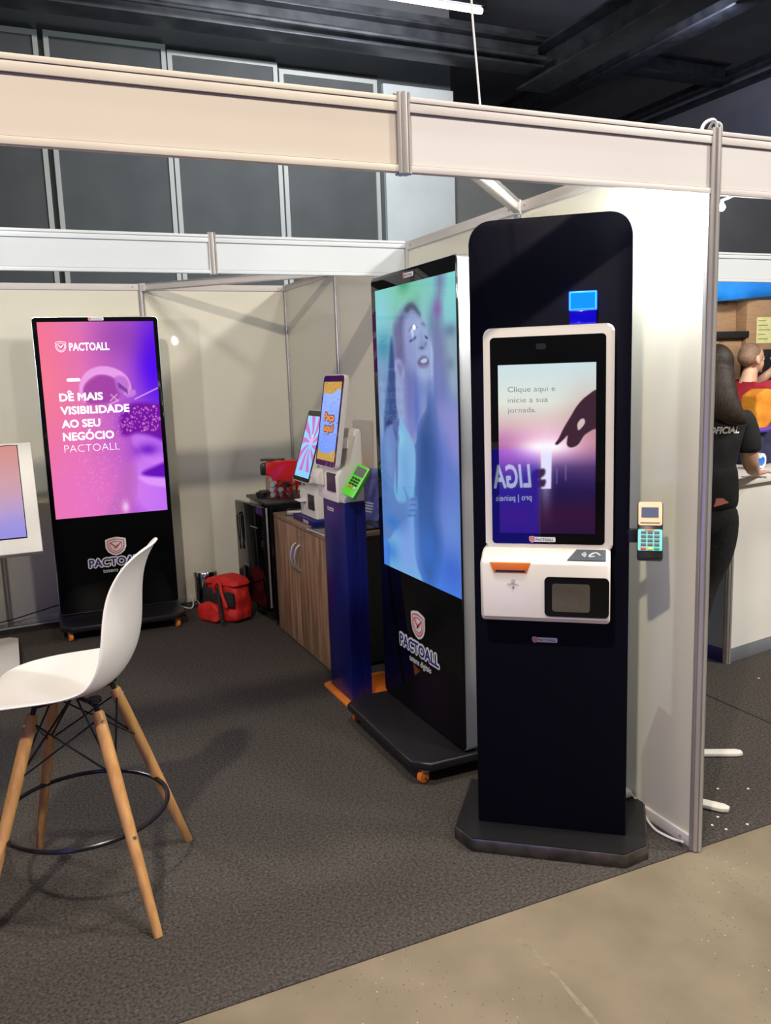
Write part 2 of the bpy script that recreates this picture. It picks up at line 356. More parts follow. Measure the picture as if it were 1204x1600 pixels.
def bar2(mb, p, q, t, y, d=0.0005):
    p, q = Vector(p), Vector(q); n = (q-p).normalized(); n = Vector((-n.y, n.x))*t/2
    mb.prism([tuple(p+n), tuple(q+n), tuple(q-n), tuple(p-n)], y, y-d)
def shield_logo(cx, cz, w_, h_, y, parent, back=None, line=None, face=True):
    if face: MB().prism(shield_pts(cx, cz, w_, h_), y, y-0.0006).build('logo_shield', back or M['sticker'], parent)
    mb = MB(); s_ = 0.82 if face else 1.0
    ring_strip(mb, shield_pts(cx, cz, w_*s_, h_*s_), w_*.055, y-0.0008)
    ring_strip(mb, shield_pts(cx, cz-h_*.01, w_*s_*.74, h_*s_*.72), w_*.045, y-0.0008)
    bar2(mb, (cx-w_*.26, cz+h_*.20), (cx+w_*.02, cz-h_*.08), w_*.07, y-0.0012)
    bar2(mb, (cx-w_*.02, cz-h_*.10), (cx+w_*.26, cz+h_*.20), w_*.07, y-0.0012)
    bar2(mb, (cx-w_*.10, cz-h_*.12), (cx+w_*.10, cz+h_*.08), w_*.05, y-0.0012)
    mb.build('logo_shield_outline', line or M['logo_red'], parent)
def small_sticker(x0, x1, zc, y, parent):
    h_ = (x1-x0)*0.16; hs = h_*1.55
    MB().prism(rrect(x0+h_*.3, x1, zc-h_*.6, zc+h_*.6, h_*.3, 3), y, y-0.0006).build('logo_sticker', M['sticker'], parent)
    shield_logo(x0+hs*.45, zc, hs*.9, hs*1.05, y-0.0007, parent, M['logo_pink'])
    text('logo_lettering', 'PACTOALL', h_*.88, x0+hs*.98, zc-h_*.33, y-0.0011, M['navy'], parent, fat=0, sx=(x1-x0-hs*1.05)/(h_*.88*5.4))
_h = bpy.data.curves.new('cap', 'FONT'); _h.body = 'H'; _ho = bpy.data.objects.new('cap', _h); COL.objects.link(_ho)
_me = bpy.data.meshes.new_from_object(_ho.evaluated_get(bpy.context.evaluated_depsgraph_get())); CAP = max(v.co.y for v in _me.vertices)
bpy.data.objects.remove(_ho, do_unlink=True); bpy.data.meshes.remove(_me)
def ftext(name, s, x0, x1, z, cap, y, material, parent, fat=0.0, shear=0, thick=0.0006, tilt=None, mirror=False):
    """text of cap height `cap` on baseline z, fitted between x0 and x1"""
    size = cap/CAP
    o = text(name, s, size, 0, z, y, material, parent, fat=fat, shear=shear, thick=thick)
    xs = [v.co.x for v in o.data.vertices]; a, b = min(xs), max(xs); k = (x1-x0)/(b-a)
    for v in o.data.vertices: v.co.x = x0+(v.co.x-a)*k
    if tilt: o.data.transform(tilt)
    return o

# ================================================================== SETTING
H = 2.2; BH = 0.17
struct('floor', MB().box(-9, 12, -7, 13, -0.12, -0.004), M['concrete'])
cp = MB().prism([(-6, 0.0), (4.5, 0.0), (4.5, 7.5), (-6, 7.5)], -0.004, 0.0, axis='z')
struct('floor_carpet', cp, M['carpet'])
seam = MB().box(0.995, 1.005, 0.02, 3.5, 0, 0.002)
struct('floor_seam', seam, M['rubber'])

def post_profile(r=0.02):
    pts = []
    for k in range(8):
        a = k*pi/4+pi/8
        for da, rr in ((-0.30, 1.0), (-0.13, 1.0), (-0.11, 0.72), (0.11, 0.72), (0.13, 1.0), (0.30, 1.0)):
            pts.append((r*rr*cos(a+da), r*rr*sin(a+da)))
    return pts
def post(x, y, z0, z1, label, group=None):
    o = thing('aluminium_post', label, 'post', (x, y, 0), 0, group)
    MB().prism(post_profile(), z0, z1, axis='z').build('upright', M['alu'], o, smooth=False)
    MB().prism([(0.015*cos(a*pi/4), 0.015*sin(a*pi/4)) for a in range(8)], z0+0.001, z1-0.001, axis='z').build('core', M['rail_dark'], o, smooth=False)
    return o
post(0, 0, 0, H+0.008, 'full-height grooved aluminium post at the front corner, beside the tall black kiosk')
post(0, 1, 0, H, 'aluminium post in the side wall hidden behind the tall black kiosk, carrying the diagonal brace')
post(0, 2, 0, H, 'aluminium post of the side wall where the rear crossbeam ends, above the blue-screen totem')
post(0, 3, 0, H, 'thin aluminium post of the side wall rising behind the small blue-column kiosk')
post(0, 4, 0, H, 'aluminium post in the rear corner of the stand, above the red coffee machine')
post(-1, 4, 0, H, 'aluminium post of the back wall above the top right of the pink-screen totem')
post(-2, 4, 0, H, 'aluminium post of the back wall below the white framed touch table')
post(-3, 4, 0, H, 'aluminium post of the back wall left of the frame')

def wall_panel(name, x0, y0, x1, y1, label=None):
    L = math.hypot(x1-x0, y1-y0); a = math.atan2(y1-y0, x1-x0)
    mt = Matrix.Translation((x0, y0, 0)) @ Matrix.Rotation(a, 4, 'Z')
    w_ = MB().box(0.018, L-0.018, -0.003, 0.003, 0.03, H-0.04, mtx=mt)
    o = struct(name, w_, M['panel'], label)
    MB().box(0.017, L-0.017, -0.012, 0.012, H-0.045, H-0.004, 0.003, mtx=mt).build('top_rail', M['rail'], o)
    MB().box(0.017, L-0.017, -0.012, 0.012, 0.0, 0.04, 0.003, mtx=mt).build('bottom_rail', M['rail'], o)
    s_ = MB()
    for xx in (0.055, L-0.055):
        for zz in (H-0.024, 0.02):
            for sy in (-1, 1): s_.box(xx-0.004, xx+0.004, sy*0.0122-0.0012, sy*0.0122+0.0012, zz-0.004, zz+0.004, mtx=mt)
    s_.build('rail_screw', M['rail_dark'], o)
    return o
for k in range(4): wall_panel('wall_right', 0, k, 0, k+1)
for k in range(3): wall_panel('wall_back', -1-k, 4, -k, 4)

def header(x0, x1, y, label, z1=H, warm_lit=False, cool_lit=False):
    o = thing('header_beam', label, 'beam', (0, y, 0))
    z0 = z1-BH; fa, ra = (M['fascia_warm_lit'], M['rail_warm_lit']) if warm_lit else ((M['fascia_cool_lit'], M['fascia_cool_lit']) if cool_lit else (M['fascia'], M['rail']))
    MB().box(x0+0.018, x1-0.018, -0.004, 0.004, z0+0.014, z1-0.032).build('fascia', fa, o)
    MB().box(x0+0.017, x1-0.017, -0.010, 0.010, z1-0.0345, z1-0.0145, 0.0006).box(x0+0.017, x1-0.017, -0.012, 0.012, z1-0.0125, z1-0.001, 0.0006).build('top_rail', ra, o)
    MB().box(x0+0.017, x1-0.017, -0.010, 0.010, z0, z0+0.0155, 0.0006).build('bottom_rail', ra, o)
    MB().box(x0+0.02, x1-0.02, -0.0085, 0.0085, z1-0.0147, z1-0.0123).box(x0+0.02, x1-0.02, -0.0062, 0.0062, z1-0.0362, z1-0.0343).box(x0+0.02, x1-0.02, -0.0062, 0.0062, z0+0.0153, z0+0.0172).build('groove', M['rail_dark'], o)
    return o
def stub(x, y, label, z1=H):
    o = thing('beam_connector', label, 'connector', (x, y, 0))
    MB().prism(post_profile(), z1-BH-0.004, z1+0.008, axis='z').build('upright', M['alu'], o, smooth=False)
    MB().prism([(0.015*cos(a*pi/4), 0.015*sin(a*pi/4)) for a in range(8)], z1-BH-0.003, z1+0.005, axis='z').build('core', M['rail_dark'], o, smooth=False)
header(-0.98, 0, 0, 'white header beam right above the tall black kiosk, front of the stand')
header(-2.9, -0.98, 0, 'large header beam, warm light in its colour, across the upper left foreground', warm_lit=True)
header(0, 1.96, 0, 'white header beam running off the right edge of the photo beyond the corner post')
stub(-0.98, 0, 'grooved connector joining the two front header beams')
header(-0.98, 0, 2, 'white inner header beam ending above the blue-screen totem', cool_lit=True)
header(-1.96, -0.98, 2, 'white inner header beam above the pink-screen totem, its left half', cool_lit=True)
stub(-0.98, 2, 'grooved connector joining the two inner header beams')
stub(-1.96, 2, 'grooved connector at the outer end of the inner header beam')
header(-2.9, -1.96, 2, 'white inner header beam beyond the left edge', cool_lit=True)
header(0, 1.96, 2, 'white header beam of the neighbouring stand hidden by the side wall', cool_lit=True)
header(1.96, 3.5, 2, 'white header beam over the blue cloth of the neighbouring stand', cool_lit=True)
def brace(p, q, label):
    p, q = Vector(p), Vector(q); d = q-p; L = d.length; a = math.atan2(d.y, d.x)
    o = thing('diagonal_brace', label, 'brace', tuple(p), a)
    MB().box(0.02, L-0.02, -0.006, 0.006, -0.048, -0.002, 0.002).build('web', M['rail'], o)
    MB().box(0.02, L-0.02, -0.013, 0.013, -0.009, -0.001, 0.002).box(0.02, L-0.02, -0.013, 0.013, -0.050, -0.043, 0.002).build('flange', M['alu'], o)
    for xx in (0.0, L-0.045): MB().box(xx, xx+0.045, -0.015, 0.015, -0.052, 0.0, 0.002).build('end_bracket', M['rail'], o)
brace((0, 1, H), (-0.98, 0, H), 'aluminium diagonal brace seen above the tall black kiosk')
brace((-1, 4, H), (0, 3, H), 'aluminium diagonal brace across the rear corner above the fridge')

# ---- hall shell
hw = MB().box(-5, 3.62, 8.06, 8.2, 0, 5.35); struct('wall_hall_back', hw, M['hall_dark'])
struct('wall_hall_back_upper', MB().box(-5, 3.62, 8.06, 8.2, 5.35, 7.0), M['ceiling'])  # paler than the wall below: light of the tube put into the colour
struct('wall_hall_back_right', MB().box(3.62, 10, 8.10, 8.2, 0, 4.62), M['hall_grey'])
struct('wall_hall_pale', MB().box(2.66, 3.62, 8.0, 8.058, 0, 5.02), M['hall_light'])
struct('wall_hall_right', MB().box(10, 10.2, 4, 18, 0, 6.42), M['right_wall'])
struct('trim_hall_right', MB().box(9.86, 10, 4, 18, 6.10, 6.18).box(9.92, 10, 4, 18, 6.40, 6.46), M['steel_dark'])
struct('wall_hall_far', MB().box(3.62, 14, 18, 18.2, 0, 7.2), M['ceiling'])
struct('ceiling', MB().box(-8, 14, 0.5, 18.2, 7.0, 7.2), M['ceiling'])
def hall_panel(x0, x1, ztop, label):
    o = thing('acoustic_panel', label, 'wall panel', ((x0+x1)/2, 8.0, 0)); w2 = (x1-x0)/2
    MB().box(-w2+0.02, w2-0.02, 0, 0.05, 0.2, ztop-0.02).build('infill', M['hall_dark'], o)
    MB().box(-w2, -w2+0.05, -0.02, 0.05, 0.15, ztop).box(w2-0.05, w2, -0.02, 0.05, 0.15, ztop).box(-w2+0.05, w2-0.05, -0.02, 0.05, ztop-0.05, ztop).box(-w2+0.05, w2-0.05, -0.02, 0.05, 0.15, 0.2).build('frame', M['hall_frame'], o)
hall_panel(-2.45, -1.222, 5.14, 'dark grey framed hall wall panel at the left edge, above the beams')
hall_panel(-1.165, 0.070, 5.15, 'dark grey framed hall wall panel, second from the left above the beams')
hall_panel(0.085, 1.325, 5.10, 'dark grey framed hall wall panel, third from the left above the beams')
hall_panel(1.345, 2.57, 5.04, 'dark grey framed hall wall panel next to the pale wall strip')
# roof steel
def girder(name, x0, x1, y0, y1, z0, z1, label, along='x'):
    o = thing(name, label, 'beam', ((x0+x1)/2, (y0+y1)/2, z0)); X, Y, Z = (x1-x0)/2, (y1-y0)/2, z1-z0
    if along == 'x':
        MB().box(-X, X, -0.02, 0.02, 0.02, Z-0.02).build('web', M['steel_dark'], o)
        MB().box(-X, X, -Y, Y, 0, 0.03, 0.004).box(-X, X, -Y, Y, Z-0.03, Z, 0.004).build('flange', M['steel_dark'], o)
    else:
        MB().box(-0.02, 0.02, -Y, Y, 0.02, Z-0.02).build('web', M['steel_dark'], o)
        MB().box(-X, X, -Y, Y, 0, 0.03, 0.004).box(-X, X, -Y, Y, Z-0.03, Z, 0.004).build('flange', M['steel_dark'], o)
    return o
girder('roof_girder', -6, 4.3, 7.0, 7.3, 5.05, 5.36, 'long dark steel roof girder across the top left, in front of the wall panels')
girder('roof_girder', 4.3, 4.75, 2.4, 7.6, 4.98, 5.35, 'dark steel roof girder running diagonally up at the top right', 'y')
girder('roof_girder', -6, 9.8, 9.5, 9.8, 6.2, 6.5, 'far dark roof girder beyond the wall panels')
girder('roof_girder', 7.0, 7.3, 3, 14, 6.0, 6.4, 'dark roof girder at the upper right, farther off', 'y')
ct = thing('cable_tray', 'dark ladder cable tray above the long roof girder', 'cable tray', (0, 7.05, 5.37))
MB().box(-6, 4.2, -0.02, 0, 0, 0.07).box(-6, 4.2, 0.2, 0.22, 0, 0.07).build('side_rail', M['steel_dark'], ct)
MB().box(-6, 4.2, 0, 0.2, 0.0, 0.012).build('tray_floor', M['steel_dark'], ct)
tag(MB().tube([(-6, 6.97, 5.16), (4.3, 6.97, 5.14)], 0.028, 8).build('conduit_pipe', M['steel_dark']), 'dark horizontal conduit pipe along the face of the long roof girder', 'pipe')
tag(MB().tube([(9.7, 4, 6.25), (9.7, 16, 6.25)], 0.04, 8).build('conduit_pipe', M['steel_dark']), 'dark pipe along the sloping line of the far right wall', 'pipe')
fl = thing('fluorescent_lamp', 'bright white fluorescent tube hanging at the top of the photo', 'lamp', (1.75, 5.76, 5.0))
MB().tube([(-0.96, 0, 0), (0.96, 0, 0)], 0.028, 14).build('tube', M['tube'], fl)
MB().box(-1.0, 1.0, -0.035, 0.035, 0.035, 0.09, 0.006).build('housing', M['steel_dark'], fl)
for sx in (-1, 1):
    MB().lathe([(0, -0.03), (0.03, -0.03), (0.03, 0.03), (0, 0.03)], 14, mtx=Matrix.Translation((sx*0.985, 0, 0)) @ Matrix.Rotation(pi/2, 4, 'Y')).build('end_cap', M['black_plastic'], fl)
    MB().tube([(sx*0.8, 0, 0.09), (sx*0.8, 0, 2.0)], 0.004, 6).build('hanger_wire', M['silver'], fl)
hl = bpy.data.lights.new('fluorescent_glow', 'AREA'); hl.shape = 'RECTANGLE'; hl.size = 1.9; hl.size_y = 0.05; hl.energy = 70; hl.color = (0.9, 0.96, 1.0)
ho = bpy.data.objects.new('fluorescent_glow', hl); COL.objects.link(ho); ho.location = (1.75, 5.82, 5.0); ho.rotation_euler = (R(105), 0, 0)
tag(MB().tube([(-0.765, 0.0, 2.2), (-0.783, 0, 2.40), (-1.0, 0.02, 6.99)], 0.0025, 6).build('suspension_cable', M['cable_white']), 'thin pale cable rising from the front beam to the roof', 'cable')
tag(MB().tube(curve_pts([(-0.055, 0.0, 2.185), (-0.045, -0.005, 2.215), (-0.02, -0.008, 2.228), (0.0, -0.005, 2.222), (0.01, 0.0, 2.195)]), 0.005, 8)
    .tube(curve_pts([(-0.02, 0.01, 2.19), (-0.01, 0.0, 2.222), (0.012, -0.01, 2.218), (0.02, -0.005, 2.19)]), 0.0035, 8).build('looped_cable', M['cable_white']), 'small loop of white cable on top of the front corner post', 'cable')

# ---- spotlights on the side wall
def bulb(x, y, z, r, label, power, wall):
    o = thing('led_bulb', label, 'lamp', (x, y, z))
    MB().lathe([(0, -r), (r*.5, -r*.87), (r*.87, -r*.5), (r, 0), (r*.87, r*.5), (r*.5, r*.87), (r*.45, r*1.1), (0, r*1.1)], 24).build('globe', mat('lit_bulb_glass', (1, 1, 1), 0.5, emit=(0.93, 0.98, 1.0), estr=power), o)
    MB().lathe([(0, r*1.1), (r*.5, r*1.1), (r*.55, r*2.0), (0, r*2.0)], 16).build('socket', M['white_plastic'], o)
    dy = (2 if y > 1 else 0)-y
    MB().tube([(0, 0, r*1.9), (0, dy*.6, r*2.3), (0, dy+(0.01 if dy < 0 else -0.01), r*2.3)], 0.004, 6).build('arm', M['rail'], o)
bulb(-0.085, 0.12, 1.995, 0.030, 'glaring white bulb against the side wall behind the front header beam', 620, -1)
bulb(-2.8, 1.85, 1.96, 0.030, 'added fill bulb under the inner beam, left of the frame, glaring in the blue-toned screen', 1500, 1)  # unseen bulb added to brighten the back and side walls
bulb(0.115, 0.08, 2.015, 0.011, 'small white bulb dot on the right side of the corner post', 300, 1)

# ================================================================== TALL BLACK KIOSK
K = thing('self_service_kiosk', 'tall matte black self-service kiosk with white touch screen and printer unit', 'kiosk', (-0.572, 0.405, 0), R(-39))
def chamf(x0, x1, y0, y1, c): return [(x0, y0+c), (x0+c, y0), (x1-c, y0), (x1, y0+c), (x1, y1), (x0, y1)]
b = MB().prism(chamf(-0.075, 0.55, -0.115, 0.30, 0.068), 0.0, 0.043, axis='z', bev=0.003).build('base_plate', M['edge_steel'], K)
MB().prism(chamf(-0.069, 0.544, -0.109, 0.294, 0.066), 0.0432, 0.046, axis='z').build('base_cover', M['base_black'], K)
MB().prism(rrect(0.0, 0.481, 0.0465, 2.0, 0.065, 8, (0, 0, 1, 1)), 0.0, 0.055, bev=0.004).build('panel', M['satin_black'], K)
MB().box(0.04, 0.44, 0.056, 0.16, 0.0465, 0.5, 0.004).build('rear_box', M['satin_black'], K)
MB().prism(rrect(0.047, 0.432, 1.0, 1.68, 0.022, 6), -0.05, -0.001, bev=0.008, seg=3).build('screen_housing', M['white_plastic'], K)
MB().prism(rrect(0.068, 0.408, 1.022, 1.652, 0.012, 5), -0.0525, -0.0502).build('screen_glass', M['gloss_black'], K)
MB().prism(rrect(0.205, 0.235, 1.612, 1.630, 0.006, 4), -0.0535, -0.0525).build('webcam', M['black_plastic'], K)
p = Pic(150, 260)
t = 1-p.V
p.grad([(0, (.80, .88, .90)), (.22, (.88, .90, .86)), (.36, (.85, .74, .72)), (.46, (.78, .52, .66)), (.54, (.46, .30, .58)), (.60, (.20, .13, .40)), (.75, (.12, .07, .28)), (.9, (.20, .05, .20)), (1, (.14, .04, .22))], t)
p.blob(.98, .62, .28, .22, (.66, .42, .42), .55)
p.blob(.48, .53, .40, .11, (1.0, .82, .92), .95)
p.blob(.05, .47, .25, .14, (.62, .30, .62), .6)
p.poly([(.44, .50), (.555, .50), (.545, .27), (.445, .27)], (.88, .90, 1.0), .006, .95, False)
p.blob(.50, .52, .22, .035, (1, 1, 1), 1.0)
p.blob(.49, .36, .06, .18, (.93, .88, 1.0), .5)
H_hand=[(1.03,0.835),(0.907,0.809),(0.813,0.755),(0.746,0.693),(0.678,0.629),(0.623,0.566),(0.588,0.537),(0.616,0.531),(0.679,0.563),(0.715,0.582),(0.707,0.534),(0.735,0.514),(0.782,0.516),(0.831,0.535),(0.885,0.583),(0.965,0.614),(1.03,0.643)]
H_hole=[(0.824,0.614),(0.815,0.649),(0.85,0.677),(0.883,0.677),(0.889,0.653),(0.857,0.627)]
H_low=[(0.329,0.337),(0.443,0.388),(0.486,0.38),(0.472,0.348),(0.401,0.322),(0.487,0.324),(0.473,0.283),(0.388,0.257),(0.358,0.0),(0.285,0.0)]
p.poly(H_hand, (.24, .13, .19), .006); p.poly(H_hole, (.82, .74, .72), .005)
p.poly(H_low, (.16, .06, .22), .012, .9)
for (a, b_) in ((.60, .30), (.69, .32)): p.poly([(a, b_), (a+.012, b_), (a+.012, b_+.09), (a, b_+.09)], (.55, .50, .75), .006, .6, False)
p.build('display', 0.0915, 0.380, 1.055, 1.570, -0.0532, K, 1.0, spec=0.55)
for s_, xw, zz in (('Clique aqui e', 0.262, 1.489), ('inicie a sua', 0.240, 1.457), ('jornada.', 0.205, 1.427)):
    ftext('screen_lettering', s_, 0.120, xw, zz, 0.0155, -0.0536, M['glow_grey'], K)
small_sticker(0.182, 0.262, 1.036, -0.0526, K)
pb = MB().prism([(-0.001, 0.785), (-0.105, 0.79), (-0.118, 0.805), (-0.12, 0.97), (-0.112, 0.982), (-0.056, 1.008), (-0.001, 1.008)], 0.037, 0.426, axis='x', bev=0.012, seg=4)
pb.build('printer_box', M['white_plastic'], K)
MB().prism([(0.068, 0.976), (0.192, 0.976), (0.180, 0.944), (0.080, 0.944)], -0.1225, -0.112, bev=0.002).build('receipt_slot', M['orange'], K)
MB().box(0.086, 0.175, -0.1235, -0.1222, 0.947, 0.953).build('slot_opening', M['black_plastic'], K)
MB().prism(rrect(0.233, 0.4225, 0.812, 0.935, 0.014, 5), -0.1225, -0.1195).build('scanner_bezel', M['gloss_black'], K)
olive = noisy(mat('scanner_glass', (0.10, 0.09, 0.065), 0.15), (0.08, 0.072, 0.05), (0.12, 0.108, 0.08), 8)
MB().prism(rrect(0.256, 0.367, 0.828, 0.915, 0.008, 4), -0.1235, -0.1226).build('scanner_window', olive, K)
led_t = Matrix.Translation((0, -0.085, 0.9955)) @ Matrix.Rotation(R(25), 4, 'X')
nf = noisy(mat('contactless_pad', (0.10, 0.12, 0.14), 0.2), (0.09, 0.105, 0.125), (0.12, 0.14, 0.16), 6)
MB().prism([(0.300, -0.028), (0.412, -0.028), (0.412, 0.026), (0.326, 0.026)], 0.0, 0.003, axis='z', mtx=led_t).build('contactless_pad', nf, K)
sy = MB()
for r_ in (0.006, 0.011, 0.016):
    sy.tube([(0.338+r_*cos(a), r_*sin(a), 0.0036) for a in [R(-48+i*12) for i in range(9)]], 0.0013, 5)
sy.tube(curve_pts([(0.362, -0.010, 0.0036), (0.372, 0.004, 0.0036), (0.385, 0.008, 0.0036), (0.396, -0.004, 0.0036)]), 0.0024, 5).tube([(0.364, -0.012, 0.0036), (0.380, -0.008, 0.0036)], 0.002, 5)
sy.bm.transform(led_t); sy.build('contactless_symbol', M['text_white'], K)
shield_logo(0.139, 0.920, 0.013, 0.014, -0.1203, K, M['sticker'], M['logo_pink'])
grey_t = mat('fine_print_grey', (0.25, 0.25, 0.27), 0.5)
ftext('logo_lettering', 'PACTOALL', 0.122, 0.156, 0.906, 0.005, -0.1206, grey_t, K)
MB().lathe([(0, 0), (0.0035, 0), (0.0035, 0.0005), (0, 0.0005)], 10, mtx=Matrix.Translation((0.139, -0.1204, 0.898)) @ Matrix.Rotation(pi/2, 4, 'X')).build('printed_dot', grey_t, K)
small_sticker(0.184, 0.264, 0.697, -0.0006, K)
MB().box(0.300, 0.381, -0.030, -0.001, 1.722, 1.777, 0.003).build('indicator_light_rim', M['led_rim'], K)
MB().box(0.303, 0.378, -0.0312, -0.0302, 1.725, 1.774).build('indicator_light_line', M['led_line'], K)
MB().box(0.3055, 0.3755, -0.0322, -0.0313, 1.7265, 1.7715).build('indicator_light', M['led_blue'], K)
MB().box(0.302, 0.379, -0.028, -0.001, 1.681, 1.721, 0.002).build('indicator_light_base', M['led_deep'], K)
MB().box(0.470, 0.512, 0.0, 0.018, 1.020, 1.062, 0.003).box(0.505, 0.53, -0.015, 0.018, 1.028, 1.054, 0.003).build('terminal_arm', M['black_plastic'], K)
# payment terminal held by the arm
T = thing('payment_terminal', 'black payment terminal with orange upper half and teal keypad beside the tall kiosk', 'card terminal', (-0.572+0.541*cos(R(-39))+0.0*0.629, 0.405+0.541*sin(R(-39))+0.0, 1.06), R(-41))
tl = Matrix.Translation((0, -0.012, 0)) @ Matrix.Rotation(R(-24), 4, 'X')
def TB(*a, **k): return MB().box(*a, mtx=tl, **k)
TB(-0.037, 0.037, -0.018, 0.014, -0.092, 0.088, bev=0.007).build('body', M['black_plastic'], T)
peach = noisy(mat('peach_film', (0.95, 0.50, 0.28), 0.3), (0.92, 0.46, 0.25), (0.97, 0.54, 0.31), 10)
MB().prism(rrect(-0.034, 0.034, 0.012, 0.085, 0.006, 4), -0.0215, -0.0185, mtx=tl).build('upper_face', peach, T)
tscr = mat('terminal_screen', (0.10, 0.12, 0.20), 0.08)
TB(-0.026, 0.024, -0.0222, -0.0216, 0.036, 0.068).build('screen', tscr, T)
TB(-0.028, 0.028, -0.0224, -0.0216, 0.018, 0.021).build('printer_slit', M['black_plastic'], T)
teal = noisy(mat('teal_keypad_face', (0.12, 0.62, 0.60), 0.35), (0.10, 0.58, 0.56), (0.16, 0.68, 0.66), 10)
MB().prism(rrect(-0.035, 0.035, -0.066, 0.000, 0.004, 3), -0.0208, -0.0185, mtx=tl).build('keypad_face', teal, T)
keyg = mat('grey_key', (0.10, 0.13, 0.15), 0.5)
for r_ in range(4):
    for c_ in range(3):
        TB(-0.026+c_*0.019, -0.011+c_*0.019, -0.0228, -0.0209, -0.014-r_*0.0125, -0.006-r_*0.0125, bev=0.0008).build('key', keyg, T)
for c_, kc in enumerate(((0.6, 0.05, 0.08), (0.75, 0.65, 0.05), (0.0, 0.35, 0.18))):
    TB(-0.026+c_*0.019, -0.011+c_*0.019, -0.0228, -0.0209, -0.0635, -0.0565, bev=0.0008).build('key', mat('coloured_key', kc, 0.5), T)
TB(-0.015, 0.012, -0.0222, -0.0209, -0.004, -0.0005).build('logo_patch', M['orange'], T)
# white flat plug and cable at its foot
pc = thing('power_cable', 'white cable and plug on the carpet between the tall kiosk and the corner post', 'cable', (0, 0, 0))
MB().box(-0.055, -0.015, 0.285, 0.32, 0.05, 0.075, 0.005, mtx=None).build('plug', M['cable_white'], pc)
MB().tube(curve_pts([(-0.02, 0.30, 0.062), (-0.008, 0.285, 0.05), (-0.012, 0.23, 0.012), (-0.038, 0.15, 0.006), (-0.036, 0.10, 0.006), (-0.025, 0.06, 0.006), (-0.03, 0.025, 0.02)]), 0.0045, 8).build('cord', M['cable_white'], pc)

# ================================================================== LARGE TOTEMS
def totem(label, loc, rz, Wd, plat_front):
    o = thing('digital_totem', label, 'display totem', loc, rz)
    MB().prism(rrect(0, Wd, 0.105, 1.965, 0.022, 5), 0.002, 0.05, bev=0.003).build('housing', M['silver'], o)
    MB().prism(rrect(0.004, Wd-0.004, 0.108, 1.961, 0.02, 5), -0.003, 0.003, bev=0.001).build('front_glass', M['gloss_black'], o)
    f = plat_front
    MB().prism(chamf(-0.005, Wd+0.005, -f, 0.24, 0.06), 0.062, 0.098, axis='z', bev=0.01, seg=3).build('platform', M['base_black'], o)
    MB().box(0.06, Wd-0.06, 0.05, 0.10, 0.098, 0.6, 0.006).build('support', M['satin_black'], o)
    for (cx, cy) in ((0.05, -f+0.06), (Wd-0.05, -f+0.06), (0.05, 0.2), (Wd-0.05, 0.2)):
        c = MB().lathe([(0, -0.011), (0.022, -0.011), (0.026, -0.007), (0.026, 0.007), (0.022, 0.011), (0, 0.011)], 20, mtx=Matrix.Translation((cx, cy-0.01, 0.0265)) @ Matrix.Rotation(R(15), 4, 'Z') @ Matrix.Rotation(pi/2, 4, 'Y')).build('caster', M['orange'], o)
        MB().box(cx-0.016, cx+0.016, cy-0.02, cy+0.012, 0.045, 0.062, 0.002).tube([(cx-0.016, cy-0.01, 0.0265), (cx+0.018, cy-0.008, 0.0265)], 0.005, 10).build('fork', M['chrome'], c)
    return o
K1 = totem('black totem with pink and violet screen standing against the back wall', (-1.705, 3.70, 0), R(-2.4), 0.745, 0.30)
p = Pic(180, 310)
d_ = np.clip(p.U*0.85+ (1-p.V)*0.10, 0, 1)
p.grad([(0, (.96, .46, .58)), (.3, (.90, .46, .70)), (.6, (.72, .36, .80)), (.85, (.50, .22, .88)), (1, (.42, .10, .95))], d_)
p.blob(.25, .10, .55, .30, (.92, .46, .78), .75); p.blob(1.0, .80, .17, .20, (.30, .0, .96), .95, 2.5)
p.blob(.70, .92, .25, .12, (.52, .22, .62), .5); p.blob(.0, .70, .2, .2, (.98, .50, .58), .6)
A_ring=[(0.302,0.652),(0.319,0.703),(0.377,0.748),(0.467,0.772),(0.563,0.773),(0.657,0.754),(0.731,0.717),(0.759,0.665),(0.737,0.634),(0.691,0.625),(0.662,0.667),(0.624,0.709),(0.548,0.73),(0.461,0.731),(0.388,0.707),(0.34,0.672),(0.334,0.631),(0.353,0.59),(0.313,0.611)]
A_ear=[(0.625,0.719),(0.705,0.718),(0.743,0.676),(0.71,0.635),(0.648,0.636),(0.619,0.678)]
A_bump=[(0.712,0.645),(0.784,0.649),(0.795,0.628),(0.761,0.613),(0.707,0.614)]
A_body=[(0.728,0.572),(0.81,0.581),(0.936,0.573),(1.03,0.545),(1.03,0.386),(0.895,0.41),(0.788,0.423),(0.714,0.415),(0.643,0.417),(0.637,0.501),(0.679,0.542)]
A_arm=[(0.75,0.414),(0.894,0.399),(1.03,0.354),(1.03,0.257),(0.875,0.261),(0.805,0.284),(0.774,0.328),(0.726,0.372)]
A_light=[(0.75,0.286),(0.879,0.293),(1.03,0.257),(1.03,-0.03),(0.84,-0.03),(0.702,0.073),(0.719,0.191)]
A_light2=[(0.755,0.19),(0.864,0.185),(1.02,0.169),(1.02,0.126),(0.858,0.142),(0.788,0.167)]
A_dark=[(0.794,0.21),(0.908,0.238),(1.03,0.256),(1.03,0.181),(0.864,0.185)]
A_visor=[(0.34,0.672),(0.46,0.726),(0.548,0.728),(0.623,0.703),(0.66,0.656),(0.637,0.615),(0.544,0.586),(0.353,0.59)]
p.poly(A_visor, (.60, .22, .62), .02, .75); p.poly(A_ring, (.93, .64, .92), .006, .95); p.poly(A_ear, (.72, .42, .82), .012, .8)
p.poly(A_bump, (.80, .52, .88), .008, .85)
